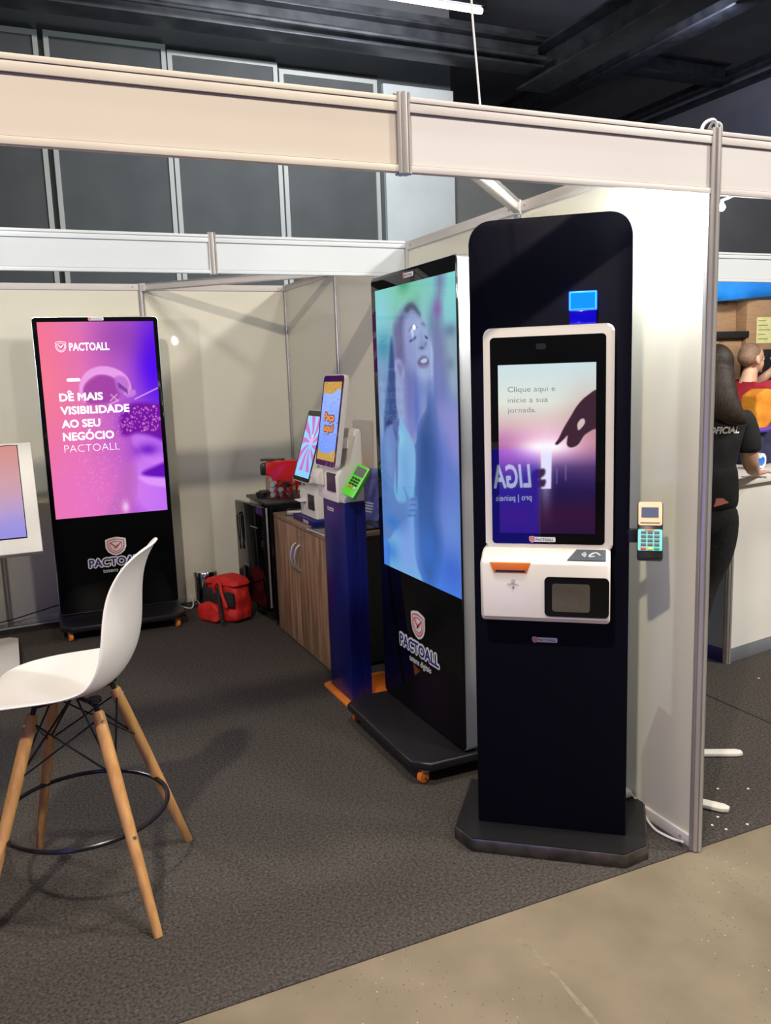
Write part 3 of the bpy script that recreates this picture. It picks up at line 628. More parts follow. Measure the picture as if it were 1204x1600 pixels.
for k in range(5): p.poly([(.65+k*.016, .66-k*.008), (.66+k*.016, .665-k*.008), (.655+k*.016, .69-k*.008), (.645+k*.016, .685-k*.008)], (.30, .08, .45), .003, .8, False)
p.poly([(.60, .44), (.66, .57), (.80, .55), (.80, .42)], (.62, .25, .78), .05, .6)
p.poly(A_body, (.44, .06, .62), .02, .9); p.poly(A_arm, (.82, .50, .96), .02, .75); p.blob(.86, .33, .10, .035, (.40, .08, .75), .8)
p.poly(A_light, (.85, .52, .98), .05, .75); p.poly(A_dark, (.36, .02, .70), .02, .9); p.poly(A_light2, (.90, .62, 1.0), .015, .8)
p.poly([(.60, .22), (.70, .27), (.75, .18), (.72, .08), (.62, .03), (.50, -.02), (.42, -.02), (.55, .12)], (.74, .42, .72), .02, .5)
rs = random.Random(3)
for k in range(120):
    u_ = rs.uniform(.60, 1.0); v_ = rs.uniform(.43, .56)
    if u_ < .66 and v_ > .5: continue
    p.blob(u_, v_, .006, .004, (.98, .60, .85), .9)
for k in range(150):
    u_ = rs.gauss(.42, .13); v_ = rs.gauss(.22, .09); p.blob(u_, v_, .004, .0025, (1, .72, .92), rs.uniform(.3, .8))
for k in range(50):
    u_ = rs.uniform(.42, .66); v_ = rs.uniform(.36, .52); p.blob(u_, v_, .005, .003, (.98, .62, .85), .5)
p.blob(.62, .035, .03, .03, (1, .85, 1), .8)
for (a, b_) in (((.56, .595), (.63, .63)), ((.57, .63), (.63, .595)), ((.54, .575), (.64, .60)), ((.78, .60), (1.0, .655))):
    n_ = Vector((b_[0]-a[0], b_[1]-a[1])).normalized(); n_ = Vector((-n_.y, n_.x))*.003
    p.poly([(a[0]+n_.x, a[1]+n_.y), (b_[0]+n_.x, b_[1]+n_.y), (b_[0]-n_.x, b_[1]-n_.y), (a[0]-n_.x, a[1]-n_.y)], (.95, .72, .95), .004, .9, False)
p.build('display', 0.031, 0.715, 0.725, 1.934, -0.0036, K1, 1.0)
yk = -0.0040
ft = 0.012
shield_logo(0.155, 1.786, 0.062, 0.068, yk, K1, M['glow_white'], M['glow_white'], face=False)
ftext('screen_lettering', 'PACTOALL', 0.202, 0.438, 1.762, 0.044, yk, M['glow_white'], K1, fat=0.0022)
MB().prism(rrect(0.170, 0.250, 1.573, 1.594, 0.0104, 5), yk, yk-0.0005).build('screen_bar', M['glow_white'], K1)
for s_, x1_, zz, hh in (('DE MAIS', 0.375, 1.457, .044), ('VISIBILIDADE', 0.528, 1.375, .045), ('AO SEU', 0.346, 1.293, .045), ('NEGOCIO', 0.422, 1.213, .046)):
    ftext('screen_lettering', s_, 0.118, x1_, zz, hh, yk, M['glow_white'], K1, fat=0.0026)
ftext('screen_lettering', 'PACTOALL', 0.120, 0.449, 1.138, 0.046, yk, M['glow_white'], K1, fat=-0.0012)
ac = MB(); bar2(ac, (0.168, 1.507), (0.181, 1.519), 0.008, yk); bar2(ac, (0.179, 1.519), (0.192, 1.507), 0.008, yk); ac.build('screen_accent', M['glow_white'], K1)
ac = MB(); bar2(ac, (0.268, 1.264), (0.284, 1.276), 0.009, yk); ac.build('screen_accent', M['glow_white'], K1)
def big_logo(o, xc, w_, zs, zt, zd, y):
    shield_logo(xc, zs, 0.128, 0.122, y, o)
    a, b_ = xc-w_/2, xc+w_/2
    ftext('logo_lettering_edge', 'PACTOALL', a-0.007, b_+0.007, zt, 0.048, y-0.0004, M['sticker'], o, fat=0.0095)
    ftext('logo_lettering', 'PACTOALL', a, b_, zt, 0.048, y-0.0016, M['navy'], o, fat=0.0017)
    ftext('logo_subtitle', 'totens digitais', xc-0.092, xc+0.11, zd, 0.026, y-0.0004, M['text_white'], o)
big_logo(K1, 0.374, 0.345, 0.518, 0.396, 0.352, -0.0036)
small_sticker(0.326, 0.418, 1.950, -0.0035, K1)

K2 = totem('large black totem with silver sides and blue-toned screen showing a woman', (-0.41, 1.527, 0), R(-90), 0.760, 0.215)
p = Pic(220, 380)
t = 1-p.V
W_face2=[(0.859,0.809),(0.954,0.835),(1.03,0.811),(1.03,0.648),(0.941,0.628),(0.869,0.672),(0.847,0.747)]
W_raised=[(0.798,1.03),(0.874,1.03),(0.871,0.971),(0.828,0.894),(0.877,0.787),(0.883,0.597),(0.725,0.598),(0.721,0.784),(0.762,0.898),(0.794,0.958)]
W_darkhair=[(0.53,0.564),(0.598,0.61),(0.703,0.617),(0.757,0.497),(0.778,0.407),(0.738,0.265),(0.771,0.148),(0.675,0.015),(0.564,0.016),(0.48,0.097),(0.479,0.299),(0.506,0.422)]
W_head=[(0.469,0.931),(0.587,0.896),(0.651,0.86),(0.678,0.826),(0.729,0.789),(0.74,0.753),(0.726,0.728),(0.731,0.703),(0.71,0.684),(0.663,0.668),(0.648,0.639),(0.644,0.596),(0.598,0.572),(0.529,0.531),(0.482,0.467),(0.242,0.463),(0.283,0.548),(0.256,0.609),(0.258,0.698),(0.247,0.723),(0.259,0.786),(0.255,0.856),(0.301,0.884),(0.374,0.916)]
W_hair=[(0.469,0.932),(0.533,0.925),(0.595,0.892),(0.531,0.907),(0.466,0.907),(0.405,0.891),(0.38,0.856),(0.381,0.808),(0.388,0.76),(0.365,0.737),(0.262,0.755),(0.256,0.786),(0.252,0.856),(0.301,0.884),(0.374,0.916)]
W_ear=[(0.257,0.751),(0.312,0.756),(0.372,0.737),(0.381,0.702),(0.358,0.687),(0.29,0.701),(0.257,0.723)]
W_neckshade=[(0.372,0.737),(0.496,0.709),(0.503,0.658),(0.454,0.573),(0.414,0.58),(0.388,0.65),(0.365,0.687)]
W_pony=[(0.207,0.824),(0.245,0.787),(0.258,0.698),(0.256,0.609),(0.255,0.551),(0.185,0.525),(0.128,0.498),(0.078,0.475),(0.073,0.543),(0.138,0.665)]
W_top=[(0.18,0.527),(0.298,0.555),(0.366,0.528),(0.475,0.469),(0.49,0.397),(0.45,0.247),(0.454,0.069),(0.539,-0.02),(0.119,-0.02),(0.103,0.077),(0.055,0.114),(0.047,0.303),(0.052,0.436),(0.086,0.488)]
W_arm=[(0.17,0.527),(0.06,0.488),(0.016,0.382),(-0.026,0.191),(-0.017,0.108),(0.08,0.102),(0.193,0.152),(0.35,0.203),(0.472,0.236),(0.499,0.269),(0.478,0.293),(0.406,0.276),(0.361,0.293),(0.315,0.316),(0.358,0.267),(0.232,0.254),(0.189,0.31),(0.258,0.44),(0.279,0.491)]
W_eye1=[(0.455,0.812),(0.522,0.824),(0.544,0.820),(0.501,0.812),(0.47,0.809)]
p.grad([(0, (.50, .80, .82)), (.12, (.50, .76, .80)), (.3, (.46, .58, .72)), (.5, (.42, .52, .76)), (.7, (.34, .50, .78)), (.88, (.34, .56, .86)), (1, (.28, .50, .88))], t)
p.blob(.45, .97, .30, .09, (.48, .76, .62), .8); p.blob(.40, 1.0, .08, .03, (.25, .62, .45), .8); p.blob(.55, .93, .06, .03, (.34, .66, .56), .6); p.blob(.98, .97, .12, .13, (.50, .82, .80), .7)
p.blob(.06, .92, .10, .10, (.50, .80, .84), .8); p.blob(.10, .80, .13, .05, (.16, .54, .64), .8); p.blob(.08, .62, .09, .11, (.50, .62, .78), .7); p.blob(.04, .52, .05, .05, (.60, .70, .78), .5)
p.poly(W_face2, (.54, .64, .70), .05, .85); p.blob(.93, .83, .08, .02, (.34, .42, .56), .7); p.blob(.92, .73, .05, .02, (.38, .44, .58), .6); p.blob(.95, .67, .06, .03, (.60, .68, .76), .6)
p.poly(W_raised, (.44, .46, .64), .05, .95); p.blob(.80, .90, .05, .03, (.52, .30, .62), .7); p.blob(.72, .83, .05, .08, (.34, .40, .56), .6); p.blob(.78, .70, .08, .10, (.44, .48, .72), .6)
p.poly([(.66, .66), (.85, .66), (1.03, .55), (1.03, .1), (.75, .1), (.66, .4)], (.38, .46, .76), .12, .6)
p.poly([(.77, .595), (1.03, .595), (1.03, .44), (.92, .44)], (.62, .57, .82), .06, .55)
p.blob(.80, .36, .10, .16, (.36, .42, .78), .5); p.blob(.90, .22, .14, .10, (.44, .58, .86), .5); p.blob(.90, .08, .2, .07, (.22, .38, .80), .7)
p.poly(W_darkhair, (.20, .33, .58), .06, .85); p.blob(.62, .45, .07, .10, (.14, .26, .50), .6); p.blob(.64, .12, .10, .08, (.20, .44, .82), .6)
p.poly(W_pony, (.10, .28, .50), .02, .95); p.blob(.12, .60, .03, .10, (.24, .42, .64), .5); p.poly([(.10, .53), (.16, .50), (.20, .53), (.15, .55)], (.06, .16, .34), .008, .9)
p.poly(W_head, (.54, .61, .78), .010)
p.blob(.55, .84, .11, .07, (.60, .67, .82), .8); p.blob(.66, .78, .07, .05, (.62, .70, .86), .6); p.blob(.60, .70, .10, .025, (.62, .70, .86), .6); p.blob(.44, .77, .07, .05, (.50, .56, .76), .7)
p.poly([(.62, .672), (.70, .68), (.66, .655), (.648, .59), (.60, .57), (.50, .50), (.40, .47), (.38, .60), (.40, .67), (.50, .70)], (.42, .48, .74), .04, .8)
p.blob(.52, .60, .05, .08, (.34, .42, .76), .7); p.blob(.60, .61, .03, .05, (.52, .60, .80), .5)
p.poly(W_hair, (.35, .39, .55), .035, .95); p.poly([(.40, .918), (.469, .934), (.533, .926), (.60, .892), (.57, .897), (.50, .915), (.44, .905)], (.24, .28, .36), .012, .9)
p.blob(.29, .84, .05, .07, (.42, .45, .60), .5); p.poly(W_neckshade, (.38, .44, .66), .05, .8)
p.poly(W_ear, (.56, .60, .78), .012, .9); p.poly([(.285, .735), (.32, .74), (.345, .725), (.335, .70), (.31, .71)], (.44, .47, .66), .012, .8); p.blob(.36, .75, .02, .03, (.42, .45, .62), .6)
p.poly(W_eye1, (.14, .18, .34), .005); p.blob(.50, .823, .05, .010, (.46, .52, .72), .7); p.poly([(.645, .824), (.677, .819), (.683, .812), (.661, .814)], (.14, .18, .34), .005)
p.poly([(.45, .845), (.50, .860), (.565, .852), (.512, .854)], (.34, .38, .54), .010, .8); p.poly([(.608, .861), (.633, .866), (.662, .853), (.632, .858)], (.34, .38, .54), .010, .8)
p.blob(.50, .833, .018, .016, (.80, .90, .96), .7)
p.poly([(.60, .835), (.625, .815), (.665, .802), (.655, .787), (.605, .782), (.57, .788), (.59, .81)], (.50, .55, .72), .03, .8); p.blob(.61, .786, .03, .005, (.24, .26, .42), .85); p.blob(.655, .797, .012, .006, (.32, .34, .50), .7)
p.poly([(0.548,0.742),(0.590,0.757),(0.625,0.761),(0.653,0.759),(0.689,0.746),(0.681,0.73),(0.632,0.723),(0.569,0.728)], (.42, .40, .58), .010); p.poly([(.575, .742), (.61, .752), (.66, .752), (.672, .742), (.63, .733), (.59, .734)], (.30, .32, .48), .006)
p.poly([(.585, .743), (.62, .7515), (.662, .751), (.664, .741), (.62, .737)], (.74, .80, .90), .005, .95); p.blob(.62, .728, .05, .005, (.54, .50, .68), .8)
p.blob(.725, .74, .015, .08, (.72, .80, .92), .5)
p.poly(W_top, (.46, .70, .86), .012, .95); p.blob(.30, .48, .07, .03, (.52, .82, .88), .7); p.blob(.36, .36, .06, .10, (.40, .62, .84), .7); p.blob(.35, .10, .16, .12, (.50, .60, .90), .7); p.blob(.30, .20, .10, .05, (.38, .46, .78), .7)
p.poly(W_arm, (.36, .50, .74), .012, .95); p.blob(.12, .42, .06, .08, (.44, .58, .78), .7); p.blob(.05, .30, .05, .08, (.30, .46, .74), .7); p.blob(.15, .17, .12, .03, (.22, .46, .78), .8); p.blob(.42, .25, .06, .03, (.46, .60, .84), .7)
for k in range(4):
    p.poly([(.37+k*.012, .212+k*.02), (.485, .222+k*.019), (.492, .227+k*.019), (.38+k*.012, .219+k*.02)], (.26, .40, .68), .005, .7, False)
p.poly([(.19, .53), (.29, .55), (.235, .44), (.215, .30), (.23, .30), (.25, .44)], (.24, .34, .56), .010, .8)
p.blob(.12, .06, .10, .04, (.20, .44, .80), .6)
for k in range(6): p.poly([(-.02, .955-k*.011), (1.02, .965-k*.011), (1.02, .967-k*.011), (-.02, .957-k*.011)], (.60, .86, .88), .004, .12, False)
p.build('display', 0.045, 0.752, 0.713, 1.905, -0.0036, K2, 1.0)
big_logo(K2, 0.371, 0.365, 0.512, 0.382, 0.334, -0.0036)
small_sticker(0.326, 0.418, 1.936, -0.0035, K2)

# ================================================================== BLUE COLUMN KIOSK
C3 = thing('column_kiosk', 'small white self-service kiosk on a deep blue column with orange foot plate', 'kiosk', (-0.523, 1.955, 0), R(-90))
MB().prism(rrect(-0.04, 0.345, -0.035, 0.32, 0.035, 5), 0.0, 0.010, axis='z', bev=0.002).build('foot_plate', M['orange_plate'], C3)
MB().box(0.0, 0.290, 0.0, 0.055, 0.010, 0.975, 0.006).box(0.012, 0.278, 0.055, 0.11, 0.010, 0.975, 0.006).build('column', M['blue_col'], C3)
small_sticker(0.06, 0.145, 0.925, -0.0008, C3)
def head(o, x0, x1, z0, hump=0.335, ff=-0.03, dp=0.105, cover=True):
    MB().prism([(0.0, z0), (ff+0.004, z0+0.004), (ff, z0+0.125), (-0.01, z0+0.155), (dp*.35, z0+0.165), (dp*.50, z0+0.20), (dp*.55, z0+hump-0.03), (dp*.65, z0+hump), (dp*.88, z0+hump), (dp*.97, z0+hump-0.02), (dp, z0)], x0, x1, axis='x', bev=0.010, seg=3).build('printer_body', M['white_plastic'], o)
    xa = x0+0.012
    if cover: MB().prism([(ff, z0+0.145), (ff-0.028, z0+0.135), (ff-0.036, z0+0.11), (ff-0.030, z0+0.075), (ff, z0+0.065)], xa, xa+0.10, axis='x', bev=0.006, seg=3).build('printer_cover', M['white_plastic'], o)
    MB().prism(rrect(x0+0.150, x1-0.022, z0+0.05, z0+0.135, 0.006, 3), ff-0.003, ff+0.006).build('scanner_window', M['black_plastic'], o)
head(C3, 0.006, 0.284, 0.975)
def tablet(o, x0, x1, z0, z1, y, lean, name='screen_housing'):
    tm = Matrix.Translation((0, y, z0)) @ Matrix.Rotation(R(-lean), 4, 'X') @ Matrix.Translation((0, 0, -z0))
    MB().prism(rrect(x0, x1, z0, z1, 0.018, 5), 0.0, 0.024, bev=0.006, seg=3, mtx=tm).build('screen_housing', M['white_plastic'], o)
    MB().prism(rrect(x0+0.004, x1-0.004, z0+0.004, z1-0.004, 0.016, 5), -0.002, 0.004, mtx=tm).build('screen_glass', M['gloss_black'], o)
    return tm
tm = tablet(C3, 0.018, 0.284, 1.135, 1.565, -0.036, 9)
MB().box(0.08, 0.22, 0.02, 0.07, 1.22, 1.27, 0.004).build('screen_mount', M['white_plastic'], C3)
p = Pic(90, 160)
p.grad([(0, (.44, .60, .98)), (1, (.62, .74, 1.0))], p.V)
p.poly([(-.1, 1.1), (1.1, 1.1), (1.1, .90), (.85, .91), (.6, .86), (.35, .84), (.15, .86), (-.1, .85)], (.78, .62, .22), .01)
p.poly([(-.1, -.1), (1.1, -.1), (1.1, .14), (.8, .12), (.5, .09), (.2, .10), (-.1, .13)], (.76, .62, .24), .01)
rs = random.Random(5)
for k in range(90):
    u_, v_ = rs.random(), rs.random(); p.poly([(u_, v_), (u_+.02, v_+.004), (u_+.016, v_+.018), (u_-.004, v_+.012)], rs.choice([(.35, .25, .10), (.2, .25, .6), (.5, .6, .9), (.85, .88, 1)]), .006, .8, False)
p.build('display', 0.036, 0.266, 1.165, 1.532, -0.0026, C3, 1.0, tilt=tm)
or_t = mat('orange_screen_letters', (0, 0, 0), 0.4, emit=(0.80, 0.28, 0.05), estr=1.0); dk_t = mat('brown_screen_letters', (0, 0, 0), 0.4, emit=(0.07, 0.03, 0.04), estr=1.0)
for s_, a, b_, zz in (('Peça', 0.085, 0.215, 1.352), ('aqui', 0.090, 0.212, 1.302)):
    ftext('screen_lettering_edge', s_, a-.006, b_+.006, zz, 0.034, -0.0030, dk_t, C3, fat=0.006, tilt=tm)
    ftext('screen_lettering', s_, a, b_, zz, 0.034, -0.0044, or_t, C3, fat=0.0015, tilt=tm)
# green terminal
G = thing('card_terminal', 'bright green handheld card terminal tilted on the right of the blue column kiosk', 'card terminal', (-0.490, 1.60, 1.075))
G.scale = (0.88, 0.88, 0.88)
Lv = Vector((0.545, 0.0, 0.84)).normalized(); Nv = Vector((-0.62, -0.68, 0.40)); Nv = (Nv-Lv*Nv.dot(Lv)).normalized(); Wv = Nv.cross(Lv)*-1
gm = Matrix((Wv, -Nv, Lv)).transposed().to_4x4()   # local x=width, y=into device, z=up the device
def GB(*a, **k): return MB().box(*a, mtx=gm, **k)
MB().prism([(-0.080, -0.020), (0.095, -0.008), (0.095, 0.03), (-0.080, 0.022)], -0.038, 0.038, axis='x', bev=0.004, mtx=gm @ Matrix(((1, 0, 0, 0), (0, 0, 1, 0), (0, 1, 0, 0), (0, 0, 0, 1))) @ Matrix(((1, 0, 0, 0), (0, 1, 0, 0), (0, 0, 1, 0), (0, 0, 0, 1)))).build('body', M['green'], G)
tilt_g = gm @ Matrix.Translation((0, -0.0145, 0)) @ Matrix.Rotation(R(-3.9), 4, 'X')
gs = noisy(mat('terminal_screen_grey', (0.16, 0.17, 0.16), 0.1), (0.14, 0.15, 0.14), (0.19, 0.2, 0.19), 10)
MB().box(-0.028, 0.028, -0.003, 0.004, 0.035, 0.083, 0.001, mtx=tilt_g).build('screen', gs, G)
for r_ in range(4):
    for c_ in range(3):
        MB().box(-0.024+c_*0.017, -0.011+c_*0.017, -0.005, 0.003, 0.012-r_*0.016, 0.022-r_*0.016, 0.001, mtx=tilt_g).build('key', M['black_plastic'] if r_ < 3 else (M['orange'] if c_ < 2 else M['white_plastic']), G)
GB(-0.018, 0.018, 0.024, 0.040, -0.03, 0.07, bev=0.003).build('cradle', M['black_plastic'], G)
MB().tube([(0.01, 0.02, -0.005), (0.02, 0.045, -0.01), (0.03, 0.062, -0.02)], 0.010, 8).build('mount', M['black_plastic'], G)

# ================================================================== CABINET AND WHAT STANDS ON IT
CB = thing('cabinet', 'walnut two-door cabinet with curved silver handles along the side wall', 'cabinet', (-0.46, 3.04, 0), R(-90))
MB().box(0.012, 0.925, 0.02, 0.42, 0.02, 0.715).build('body', M['black_plastic'], CB)
MB().box(0.0, 0.94, -0.002, 0.43, 0.716, 0.740, 0.002).build('top', M['wood_top'], CB)
for x0_, x1_, hx in ((0.0, 0.452, 0.417), (0.456, 0.935, 0.487)):
    d_o = MB().box(x0_, x1_, 0.0, 0.018, 0.012, 0.712, 0.001).build('door', M['wood'], CB)
    MB().tube(curve_pts([(hx, 0.0, 0.62), (hx, -0.022, 0.60), (hx, -0.034, 0.545), (hx, -0.022, 0.49), (hx, 0.0, 0.47)]), 0.006, 8).build('handle', M['silver'], d_o)
MB().lathe([(0, 0), (0.009, 0), (0.009, 0.004), (0, 0.004)], 14, mtx=Matrix.Translation((0.487, 0.0, 0.672)) @ Matrix.Rotation(pi/2, 4, 'X')).build('lock', M['chrome'], CB)
ZT = 0.7405
C4 = thing('tabletop_kiosk', 'small white tabletop kiosk with pink sunburst screen standing on the walnut cabinet', 'kiosk', (-0.385, 2.700, ZT), R(-90))
MB().box(-0.055, 0.29, -0.040, 0.21, 0.0, 0.030, 0.003).build('foot_plate', M['blue_col'], C4)
small_sticker(0.13, 0.215, 0.014, -0.0412, C4)
head(C4, 0.0, 0.270, 0.031, 0.30, -0.012, 0.15, False)
MB().box(0.02, 0.11, -0.05, -0.01, 0.118, 0.124).build('receipt_paper', M['paper'], C4)
tm4 = tablet(C4, -0.01, 0.270, 0.235, 0.645, -0.045, 17)
p = Pic(110, 170)
p.grad([(0, (.55, .80, 1.0)), (1, (.62, .84, 1.0))], p.V)
cx_, cz_ = .60, .55
for k in range(10):
    a0 = k*2*pi/10+.1; a1 = a0+.30
    pts = []
    for rr_, tw in ((.12, 0), (.4, .18), (.8, .35), (1.4, .5)): pts.append((cx_+rr_*cos(a0+tw), cz_+rr_*.62*sin(a0+tw)))
    for rr_, tw in ((1.4, .5), (.8, .35), (.4, .18), (.12, 0)): pts.append((cx_+rr_*cos(a1+tw), cz_+rr_*.62*sin(a1+tw)))
    p.poly(pts, (.80, .45, .78), .01, 1, False)
p.poly([(-.1, -.1), (1.1, -.1), (1.1, .10), (-.1, .10)], (.55, .82, 1.0), .01, 1, False)
p.blob(.62, .60, .12, .07, (.95, .70, .85), 1, 6); p.blob(.62, .50, .09, .05, (.5, .85, 1.0), 1, 6); p.blob(.62, .68, .05, .03, (.9, .9, 1.0), 1, 6)
p.build('display', 0.010, 0.250, 0.262, 0.610, -0.0026, C4, 1.0, tilt=tm4)
ch = thing('card_holder', 'clear acrylic business card box on the walnut cabinet top', 'card holder', (-0.375, 2.865, ZT), R(-35))
MB().box(-0.05, 0.05, -0.03, 0.03, 0, 0.004, 0.001).box(-0.05, -0.047, -0.03, 0.03, 0.004, 0.034).box(0.047, 0.05, -0.03, 0.03, 0.004, 0.034).box(-0.047, 0.047, 0.027, 0.03, 0.004, 0.034).box(-0.047, 0.047, -0.03, -0.027, 0.004, 0.02).build('box', M['acrylic'], ch)
MB().box(-0.045, 0.045, -0.025, 0.025, 0.0045, 0.022).build('card_stack', M['paper'], ch)
tb = thing('tablet', 'flat black tablet with white edge on the cabinet, left of the blue column', 'tablet', (-0.385, 2.245, ZT), R(-86))
MB().prism(rrect(-0.13, 0.13, -0.085, 0.085, 0.012, 4), 0.0, 0.006, axis='z', bev=0.001).build('case', M['white_plastic'], tb)
MB().prism(rrect(-0.128, 0.128, -0.083, 0.083, 0.011, 4), 0.0062, 0.009, axis='z').build('screen', M['gloss_black'], tb)
MB().box(-0.05, 0.0, 0.0, 0.04, 0.0092, 0.012).build('note', M['paper'], tb)
tb2 = thing('tablet', 'flat black tablet on the cabinet, right of the blue column', 'tablet', (-0.16, 2.24, ZT), R(-88))
MB().prism(rrect(-0.10, 0.10, -0.13, 0.13, 0.012, 4), 0.0, 0.008, axis='z', bev=0.001).build('case', M['gloss_black'], tb2)
ld = thing('leaflet_stand', 'tilted clear leaflet stand with violet-blue leaflets on the cabinet, beside the blue totem', 'leaflet holder', (-0.10, 2.42, ZT), R(-80))
lt = Matrix.Rotation(R(-18), 4, 'X')
violet = noisy(mat('violet_print', (0.10, 0.10, 0.42), 0.4), (0.06, 0.06, 0.30), (0.20, 0.22, 0.60), 12)
MB().box(-0.11, 0.11, -0.002, 0.0, 0.01, 0.30, mtx=lt).build('leaflet', violet, ld)
for k in range(4): MB().box(-0.09, 0.03, -0.0032, -0.0022, 0.05+k*0.016, 0.057+k*0.016, mtx=lt).build('printed_line', M['text_white'], ld)
MB().box(-0.112, 0.112, 0.001, 0.004, 0.0, 0.305, mtx=lt).box(-0.112, 0.112, -0.02, 0.10, 0.0, 0.003).build('holder', M['acrylic'], ld)
for k, (x, y, a) in enumerate(((-0.085, 2.50, 20), (-0.075, 2.465, -15))):
    tag(MB().box(-0.045, 0.045, -0.028, 0.028, 0.0, 0.012, 0.001).build('business_cards', M['paper']), ('small stack of white cards on the cabinet, nearer the blue column', 'small stack of white cards on the cabinet, nearer the leaflets')[k], 'cards')
    o = bpy.data.objects[('business_cards', 'business_cards.001')[k]]; o.location = (x-0.06*(1-k), y+0.05*(1-k), ZT+0.0005); o.rotation_euler = (0, 0, R(a))

# ---- fridge and things on it
F = thing('mini_fridge', 'black mini fridge with its door slightly ajar, left of the walnut cabinet', 'fridge', (-0.475, 3.075, 0))
MB().box(0.0, 0.44, 0.0, 0.46, 0.045, 0.775, 0.006).build('body', M['gloss_black'], F)
MB().box(-0.02, 0.44, -0.003, 0.465, 0.776, 0.795, 0.004).build('top', M['black_plastic'], F)
dm = Matrix.Translation((-0.006, 0.0, 0)) @ Matrix.Rotation(R(7), 4, 'Z')
fd = MB().box(-0.042, -0.004, 0.0, 0.455, 0.13, 0.770, 0.006, mtx=dm).build('door', M['gloss_black'], F)
hb = MB().tube(curve_pts([(-0.044, 0.40, 0.68), (-0.052, 0.375, 0.70), (-0.052, 0.36, 0.64), (-0.052, 0.36, 0.56), (-0.052, 0.375, 0.50), (-0.052, 0.39, 0.56), (-0.052, 0.40, 0.62), (-0.052, 0.398, 0.68)]), 0.004, 7)
hb.tube([(-0.05, 0.375, 0.50), (-0.05, 0.385, 0.455)], 0.004, 6).tube([(-0.05, 0.375, 0.50), (-0.05, 0.36, 0.455)], 0.004, 6); hb.bm.transform(dm); hb.build('handle', M['black_plastic'], fd)
MB().box(-0.0435, -0.0425, 0.09, 0.20, 0.628, 0.634, mtx=dm).build('badge', M['silver'], fd)
MB().box(-0.020, -0.008, -0.004, 0.0, 0.13, 0.765, 0.001, mtx=dm).build('edge_trim', M['silver'], fd)
for (x, y) in ((0.01, 0.02), (0.01, 0.44), (0.42, 0.02), (0.42, 0.44)): MB().tube([(x, y, 0.0), (x, y, 0.045)], 0.008, 8).build('foot', M['chrome'], F)
ZF = 0.7955
CM = thing('coffee_machine', 'red capsule coffee machine with black spout on top of the fridge', 'coffee machine', (-0.315, 3.46, ZF), R(-24))
MB().prism([(0.0, 0.0), (0.14, 0.0), (0.17, 0.09), (0.175, 0.22), (0.02, 0.225), (-0.05, 0.215), (-0.05, 0.13), (0.0, 0.115)], -0.055, 0.055, axis='y', bev=0.010, seg=3, mtx=Matrix.Translation((0, 0, 0))).build('body', M['red'], CM)
MB().box(-0.09, -0.045, -0.035, 0.035, 0.125, 0.205, 0.014).build('spout', M['black_plastic'], CM)
MB().box(-0.085, 0.07, -0.028, 0.028, 0.222, 0.235, 0.004).build('lever', M['black_plastic'], CM)
MB().lathe([(0, 0), (0.05, 0), (0.055, 0.012), (0.05, 0.022), (0, 0.022)], 24, c=(-0.06, 0, 0)).build('drip_tray', M['black_plastic'], CM)
MB().box(0.16, 0.20, -0.015, 0.015, 0.05, 0.075, 0.003).build('side_tap', M['chrome'], CM)
AC = thing('capsule_box', 'clear acrylic box full of red coffee capsules in front of the red coffee machine', 'box', (-0.335, 3.265, ZF), R(-28))
ax, ay, az = 0.085, 0.05, 0.135
MB().box(-ax, ax, -ay, ay, 0, 0.003).box(-ax, -ax+0.003, -ay, ay, 0.003, az).box(ax-0.003, ax, -ay, ay, 0.003, az).box(-ax+0.003, ax-0.003, -ay, -ay+0.003, 0.003, az).box(-ax+0.003, ax-0.003, ay-0.003, ay, 0.003, az).build('walls', M['acrylic'], AC)
cap_red = noisy(mat('capsule_red_foil', (0.55, 0.02, 0.02), 0.25, metal=0.4), (0.50, 0.015, 0.015), (0.62, 0.03, 0.025), 10)
cap_dk = noisy(mat('capsule_dark_foil', (0.03, 0.03, 0.035), 0.25, metal=0.4), (0.025, 0.025, 0.03), (0.04, 0.04, 0.045), 10)
foil = noisy(mat('capsule_silver_lid', (0.85, 0.85, 0.87), 0.3, metal=0.3), (0.8, 0.8, 0.82), (0.9, 0.9, 0.92), 20)
def capsule(mm, nm):
    o = thing('coffee_capsule', nm, 'coffee capsule', (0, 0, 0), 0, 'coffee capsules in the acrylic box')
    MB().lathe([(0, 0.028), (0.009, 0.028), (0.012, 0.022), (0.0145, 0.003), (0.0185, 0.001), (0.0185, 0.0)], 14).build('cup', mm, o)
    MB().lathe([(0, -0.0005), (0.0175, -0.0005), (0.0175, 0.0006), (0, 0.0006)], 14).build('lid', foil, o)
    return o
pr, pd_ = capsule(cap_red, 'red coffee capsule with silver lid heaped in the clear acrylic box'), capsule(cap_dk, 'dark coffee capsule with silver lid heaped in the clear acrylic box')
rs = random.Random(11); m50 = Matrix.Rotation(R(-28), 4, 'Z'); first = {0: True, 1: True}
for k in range(27):
    lay = k//9; i = k % 9; gx = (i % 3)-1; gy = (i//3)-1
    dk = 1 if k in (4, 13, 20, 25) else 0
    src = (pr, pd_)[dk]
    o = src if first[dk] else copy_tree(src)
    first[dk] = False
    q = m50 @ Vector((gx*0.050+rs.uniform(-.005, .005), gy*0.026+rs.uniform(-.002, .002), 0.022+lay*0.033))
    o.location = Vector((-0.335, 3.265, ZF))+q; o.rotation_euler = (rs.uniform(0, 6.28), rs.choice((-1.4, 1.4, .9, -.8))+rs.uniform(-.3, .3), rs.uniform(0, 6.28))
    o.scale = (0.92, 0.92, 0.92)
    if k % 3 == 0: o.rotation_euler = (o.location-CAM+Vector((rs.uniform(-.6, .6), rs.uniform(-.6, .6), rs.uniform(-.5, .5)))).to_track_quat('Z', 'Y').to_euler()
